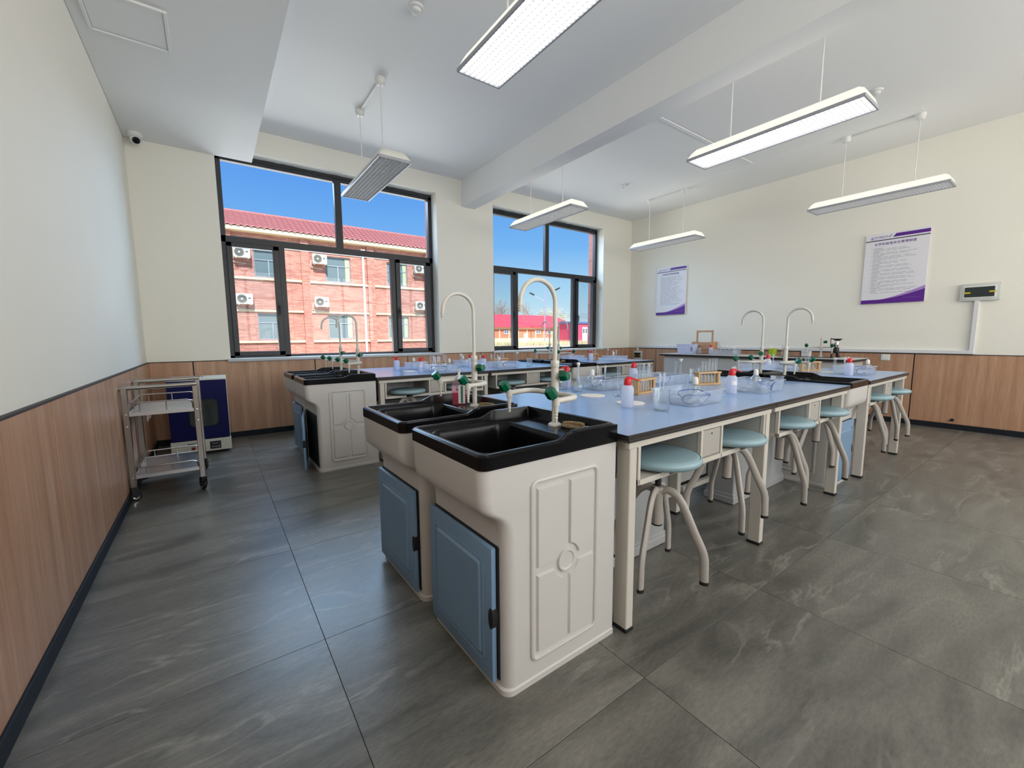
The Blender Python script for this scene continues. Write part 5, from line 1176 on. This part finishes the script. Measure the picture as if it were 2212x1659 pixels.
tray('clear tray by the window-row side past the middle sinks', 4.10, 1.75)
# ---- window row
bottle('red-capped wash bottle standing alone by the ajar-door sink', 1.569, 4.258, math.radians(200))
bottle('labelled wash bottle between the trays of the window row', 1.670, 3.872, math.radians(-20), tagged=True)
tray('clear tray with goggles on the window row near the ajar-door sink', 1.715, 3.705, rz=RA)
tray('clear tray behind the labelled bottle of the window row', 1.705, 4.18, rz=RA)
lampspirit('spirit lamp in the window-row tray with goggles', 1.965, 3.83, Z0+0.004)
lampspirit('spirit lamp in the tray behind the labelled bottle', 1.76, 4.26, Z0+0.004)
goggles('blue-rimmed goggles in the window-row tray near the ajar-door sink', 1.82, 3.77, Z0+0.010, math.radians(-35), 0.4)
rack('wooden test tube rack on the window row near the ajar-door sink', 1.86, 4.10, RA, 6, 'empty test tube in the rack near the ajar-door sink', hs=(0.155, 0.155, 0.0, 0.150, 0.0, 0.150))
for x, y in ((1.84, 3.90), (1.88, 4.02), (1.90, 3.92), (1.93, 4.03)): pipette(x, y, Z0+0.0005, label='clear plastic dropper standing on the window-row desk', group='plastic droppers on the window row')
paper('round filter paper stack beside the labelled bottle of the window row', 1.62, 4.03)
cylinder('measuring cylinder beside the window-row rack', 2.02, 4.02, 0.160)
cylinder('stoppered measuring cylinder in front of the window pier', 2.17, 3.96, 0.155, 0.009, cap=True)
beaker('glass beaker at the end of the window-row tray', 2.09, 3.86, 0.030, 0.080)
tray('clear tray with goggles in the middle of the window row', 2.50, 3.725, rz=RA)
tray('clear tray behind the middle of the window row', 2.33, 4.22, rz=RA)
bottle('red-capped wash bottle behind the middle window-row tray', 2.38, 4.12, math.radians(90))
bottle('red-capped wash bottle before the middle window-row tray', 2.44, 3.93, math.radians(90))
lampspirit('spirit lamp in the middle window-row tray', 2.56, 3.80, Z0+0.004); lampspirit('spirit lamp in the rear tray of the window row', 2.40, 4.33, Z0+0.004)
goggles('blue-rimmed goggles in the middle window-row tray', 2.69, 3.79, Z0+0.010, math.radians(-20), 0.3)
rack('wooden test tube rack in the middle of the window row', 2.66, 4.08, RA, 6, 'empty test tube in the middle rack of the window row', hs=(0.150, 0.0, 0.0, 0.150, 0.165, 0.0))
for x, y in ((2.60, 4.02), (2.64, 3.95), (2.47, 4.05)): pipette(x, y, Z0+0.0005, label='clear plastic dropper standing on the window-row desk', group='plastic droppers on the window row')
cylinder('stoppered measuring cylinder before the window-row middle sinks', 2.99, 4.05, 0.150, 0.009, cap=True)
beaker('glass beaker on the desk edge at the window-row middle sinks', 2.99, 3.809, 0.034, 0.096)
tray('clear tray past the window-row middle sinks', 4.455, 3.79, rz=RA)
tray('clear tray behind the rack past the window-row middle sinks', 4.15, 4.32, rz=RA)
bottle('red-capped wash bottle by the window-row middle sinks', 4.12, 4.30, math.radians(180))
bottle('labelled wash bottle past the window-row middle sinks', 4.354, 4.134, math.radians(90), tagged=True)
rack('wooden test tube rack past the window-row middle sinks', 4.42, 4.255, RA, 6, 'empty test tube in the rack past the window-row sinks', hs=(0.150, 0.150, 0.150, 0.0, 0.150, 0.0))
lampspirit('spirit lamp in the rear tray past the window-row sinks', 4.24, 4.42, Z0+0.004); lampspirit('spirit lamp in the tray nearest the small fuse box', 4.52, 3.87, Z0+0.004)
pipette(4.58, 3.93, label='clear plastic dropper standing in the tray past the window-row middle sinks', group='droppers in the tray past the window-row middle sinks'); pipette(4.65, 3.93, label='clear plastic dropper standing in the tray past the window-row middle sinks', group='droppers in the tray past the window-row middle sinks')
cylinder('stoppered measuring cylinder near the small fuse box', 4.78, 4.20, 0.150, 0.009, cap=True)
cylinder('stoppered measuring cylinder behind the window-row middle sinks', 4.20, 4.63, 0.150, 0.009, cap=True)
bag('crumpled clear bag in the tray nearest the small fuse box', 4.66, 3.87, Z0+0.004, 6)
bag('crumpled clear bag in the window-row tray near the ajar-door sink', 1.83, 3.885, Z0+0.004, 7)

# ---- on the sinks
brush('tan bristle brush beside the open-floor sink faucet', (1.082, 1.112, 0.7575), math.radians(-62))
brush('tan bristle brush on the sink with the soap bottle', (1.068, 1.70, 0.7575), math.radians(-60))
p = rw(1, 2.48, 0.505, 0.757); brush('tan bristle brush on the middle sink facing the aisle', (p.x, p.y, p.z), math.radians(100))
p = rw(2, 2.70, 0.52, 0.757); brush('tan bristle brush on the window-row middle sink', (p.x, p.y, p.z), math.radians(10))
p = rw(1, -0.112, 0.985, 0.757)
t = thing('soap_bottle', 'clear soap bottle half full of pink liquid with pump', 'soap bottle', (p.x, p.y, p.z), math.radians(-36))
part('bottle', 'soap_clear', lambda b: b.loft([[(x, y, z) for x, y in rrect(-0.036*q, 0.036*q, -0.022*q, 0.022*q, 0.012*q, 4)] for z, q in ((0.0, 0.94), (0.004, 1.0), (0.100, 1.0), (0.112, 0.92), (0.122, 0.6), (0.128, 0.36), (0.134, 0.34))]), t, smooth=40)
part('liquid', 'pink_liquid', lambda b: b.loft([[(x, y, z) for x, y in rrect(-0.034, 0.034, -0.020, 0.020, 0.010, 4)] for z in (0.003, 0.062)]), t, smooth=40)
part('collar', 'cap_white', lambda b: b.lathe([(0.0145, 0.128), (0.0145, 0.150), (0.006, 0.152), (0.006, 0.172), (0, 0.172)], 18), t)
part('pump_head', 'pipette_plastic', lambda b: (b.lathe([(0.010, 0.168), (0.012, 0.172), (0.012, 0.182), (0.0, 0.184)], 18), b.tube([(0, 0, 0.177), (-0.020, 0, 0.178), (-0.034, 0, 0.172)], [0.007, 0.0055, 0.004], 8)), t)
part('label', 'label_pink', lambda b: b.box(-0.034, -0.014, -0.0236, -0.0224, 0.068, 0.098), t, smooth=0)
part('label', 'label_white', lambda b: b.box(-0.002, 0.032, -0.0236, -0.0224, 0.008, 0.100), t, smooth=0)
part('label', 'label_green', lambda b: b.box(0.011, 0.022, -0.0244, -0.0234, 0.010, 0.098), t, smooth=0)

# ---- on the demonstration bench
t = thing('wooden_carrier', 'wooden tool carrier with tall square handle on the bench', 'carrier', (6.47, 3.66, BZ), 0)
def slats(name, fn, n=1): return part(name, 'crate_wood', fn, t, smooth=0)
for k in range(3): part('slat', 'crate_wood', lambda b: b.box(-0.11, -0.100, -0.16, 0.16, 0.004+k*0.062, 0.060+k*0.062, bev=0.002), t)
for k in range(3): part('slat', 'crate_wood', lambda b: b.box(0.100, 0.11, -0.16, 0.16, 0.004+k*0.062, 0.060+k*0.062, bev=0.002), t)
for s in (-1, 1): part('end_board', 'crate_wood', lambda b: b.box(-0.100, 0.100, s*0.15-0.005, s*0.15+0.005, 0.004, 0.192, bev=0.002), t)
part('bottom', 'crate_wood', lambda b: b.box(-0.105, 0.105, -0.155, 0.155, 0.0, 0.008), t, smooth=0)
for s in (-1, 1): part('upright', 'crate_wood', lambda b: b.box(-0.010, 0.010, s*0.128-0.012, s*0.128+0.012, 0.008, 0.375, bev=0.002), t)
part('handle', 'crate_wood', lambda b: b.box(-0.009, 0.009, -0.13, 0.13, 0.345, 0.372, bev=0.003), t)
t = thing('plastic_tub', 'translucent white plastic tub in front of the wooden carrier', 'tub', (6.26, 3.835, BZ), math.radians(8))
def tub(b):
    rings = [[(x, y, z) for x, y in rrect(-0.075*q, 0.075*q, -0.150*q, 0.150*q, 0.022, 4)] for z, q in ((0, 0.84), (0.003, 0.85), (0.150, 1.0))]
    inn = [[(x, y, z) for x, y in rrect(-0.073*q, 0.073*q, -0.148*q, 0.148*q, 0.021, 4)] for z, q in ((0.150, 1.0), (0.006, 0.85))]
    b.loft(rings+inn)
part('tub_body', 'tub_plastic', tub, t, smooth=40)
part('tub_rim', 'tub_plastic', lambda b: b.tube([(x, y, 0.150) for x, y in rrect(-0.078, 0.078, -0.153, 0.153, 0.024, 4)], 0.005, 6, closed=True), t)
part('label', 'ink_grey', lambda b: b.box(-0.0755, -0.0735, -0.118, -0.096, 0.05, 0.115), t, (0.0, 0, 0), (0, math.radians(-4), 0), smooth=0)
tray('clear tray on the demonstration bench beside the carrier', 6.22, 3.07, L=0.24, D=0.34, z=BZ)
bottle('red-capped wash bottle on the bench beside the carrier', 6.30, 3.458, 0, BZ)
cylinder('measuring cylinder on the bench behind the carrier tray', 6.54, 3.455, 0.19, 0.010, BZ)
beaker('glass beaker on the bench before the wooden carrier', 6.22, 3.60, 0.032, 0.095, BZ)
lampspirit('white-capped spirit lamp on the demonstration bench tray', 6.36, 3.13, BZ+0.004)
for y in (3.22, 3.28, 3.34): pipette(6.38, y, BZ+0.004, label='clear plastic dropper in the bench tray', group='droppers in the bench tray')
t = thing('wooden_stand', 'low wooden stand holding a lime green cup on the bench', 'stand', (6.44, 2.60, BZ))
part('top_rail', 'crate_wood', lambda b: b.box(-0.03, 0.03, -0.17, 0.17, 0.080, 0.092, bev=0.002), t)
part('base', 'crate_wood', lambda b: b.box(-0.03, 0.03, -0.17, 0.17, 0.0, 0.012, bev=0.002), t)
for s in (-1, 1): part('post', 'crate_wood', lambda b: b.box(-0.02, 0.02, s*0.15-0.008, s*0.15+0.008, 0.012, 0.080), t, smooth=0)
t = thing('green_cup', 'lime green plastic cup with white spatula standing in front of stand', 'cup', (6.36, 2.60, BZ))
part('cup_wall', 'green_plastic', lambda b: b.lathe([(0, 0), (0.044, 0), (0.052, 0.098), (0.055, 0.102), (0.050, 0.100), (0.042, 0.004), (0, 0.004)], 28), t, smooth=60)
part('spatula', 'cap_white', lambda b: b.tube([(0.0, -0.02, 0.01), (0.0, 0.015, 0.10), (0.0, 0.036, 0.155)], [0.003, 0.005, 0.008], 8, flat=0.4), t)
tube(6.36, 2.48, BZ+0.0005, 0.155, label='tall clear test tube standing by the lime green cup', group='tubes by the green cup', r=0.011); tube(6.37, 2.445, BZ+0.0005, 0.155, label='tall clear test tube standing by the lime green cup', group='tubes by the green cup', r=0.011)
t = thing('hand_press', 'black and steel hand press with flat disc top and red tab', 'hand press', (6.58, 1.93, BZ), math.radians(10))
part('stand_leg', 'iron_black', lambda b: (b.tube([(0, 0.055, 0.0), (0, 0.035, 0.09), (0, 0.020, 0.16), (0, 0.012, 0.19)], [0.010, 0.011, 0.012, 0.010], 8), b.tube([(0, -0.03, 0), (0, -0.012, 0.07)], 0.012, 8), b.tube([(0.05, 0, 0), (0.012, 0, 0.07)], 0.010, 8)), t)
part('barrel', 'iron_black', lambda b: b.lathe([(0, 0.05), (0.022, 0.05), (0.026, 0.06), (0.026, 0.115), (0.020, 0.125), (0, 0.125)], 20), t)
part('steel_neck', 'chrome', lambda b: b.lathe([(0, 0.122), (0.016, 0.122), (0.018, 0.15), (0.020, 0.20), (0.014, 0.215), (0, 0.215)], 18), t)
part('disc', 'iron_black', lambda b: b.lathe([(0, 0.205), (0.020, 0.210), (0.048, 0.228), (0.050, 0.238), (0, 0.240)], 28), t)
part('arm', 'iron_black', lambda b: b.tube([(0, 0.04, 0.232), (0, 0.066, 0.240), (0, 0.070, 0.235)], 0.007, 8), t)
part('red_tab', 'switch_red', lambda b: b.box(-0.003, 0.003, 0.064, 0.072, 0.165, 0.235, bev=0.001), t)
t = thing('soap_box', 'small white box on the bench beside the short faucet', 'box', (6.50, 2.24, BZ))
part('box_body', 'plastic_white', lambda b: b.box(-0.035, 0.035, -0.05, 0.05, 0, 0.06, bev=0.006), t)
part('box_lid', 'plastic_white', lambda b: b.box(-0.037, 0.037, -0.052, 0.052, 0.058, 0.072, bev=0.005), t)
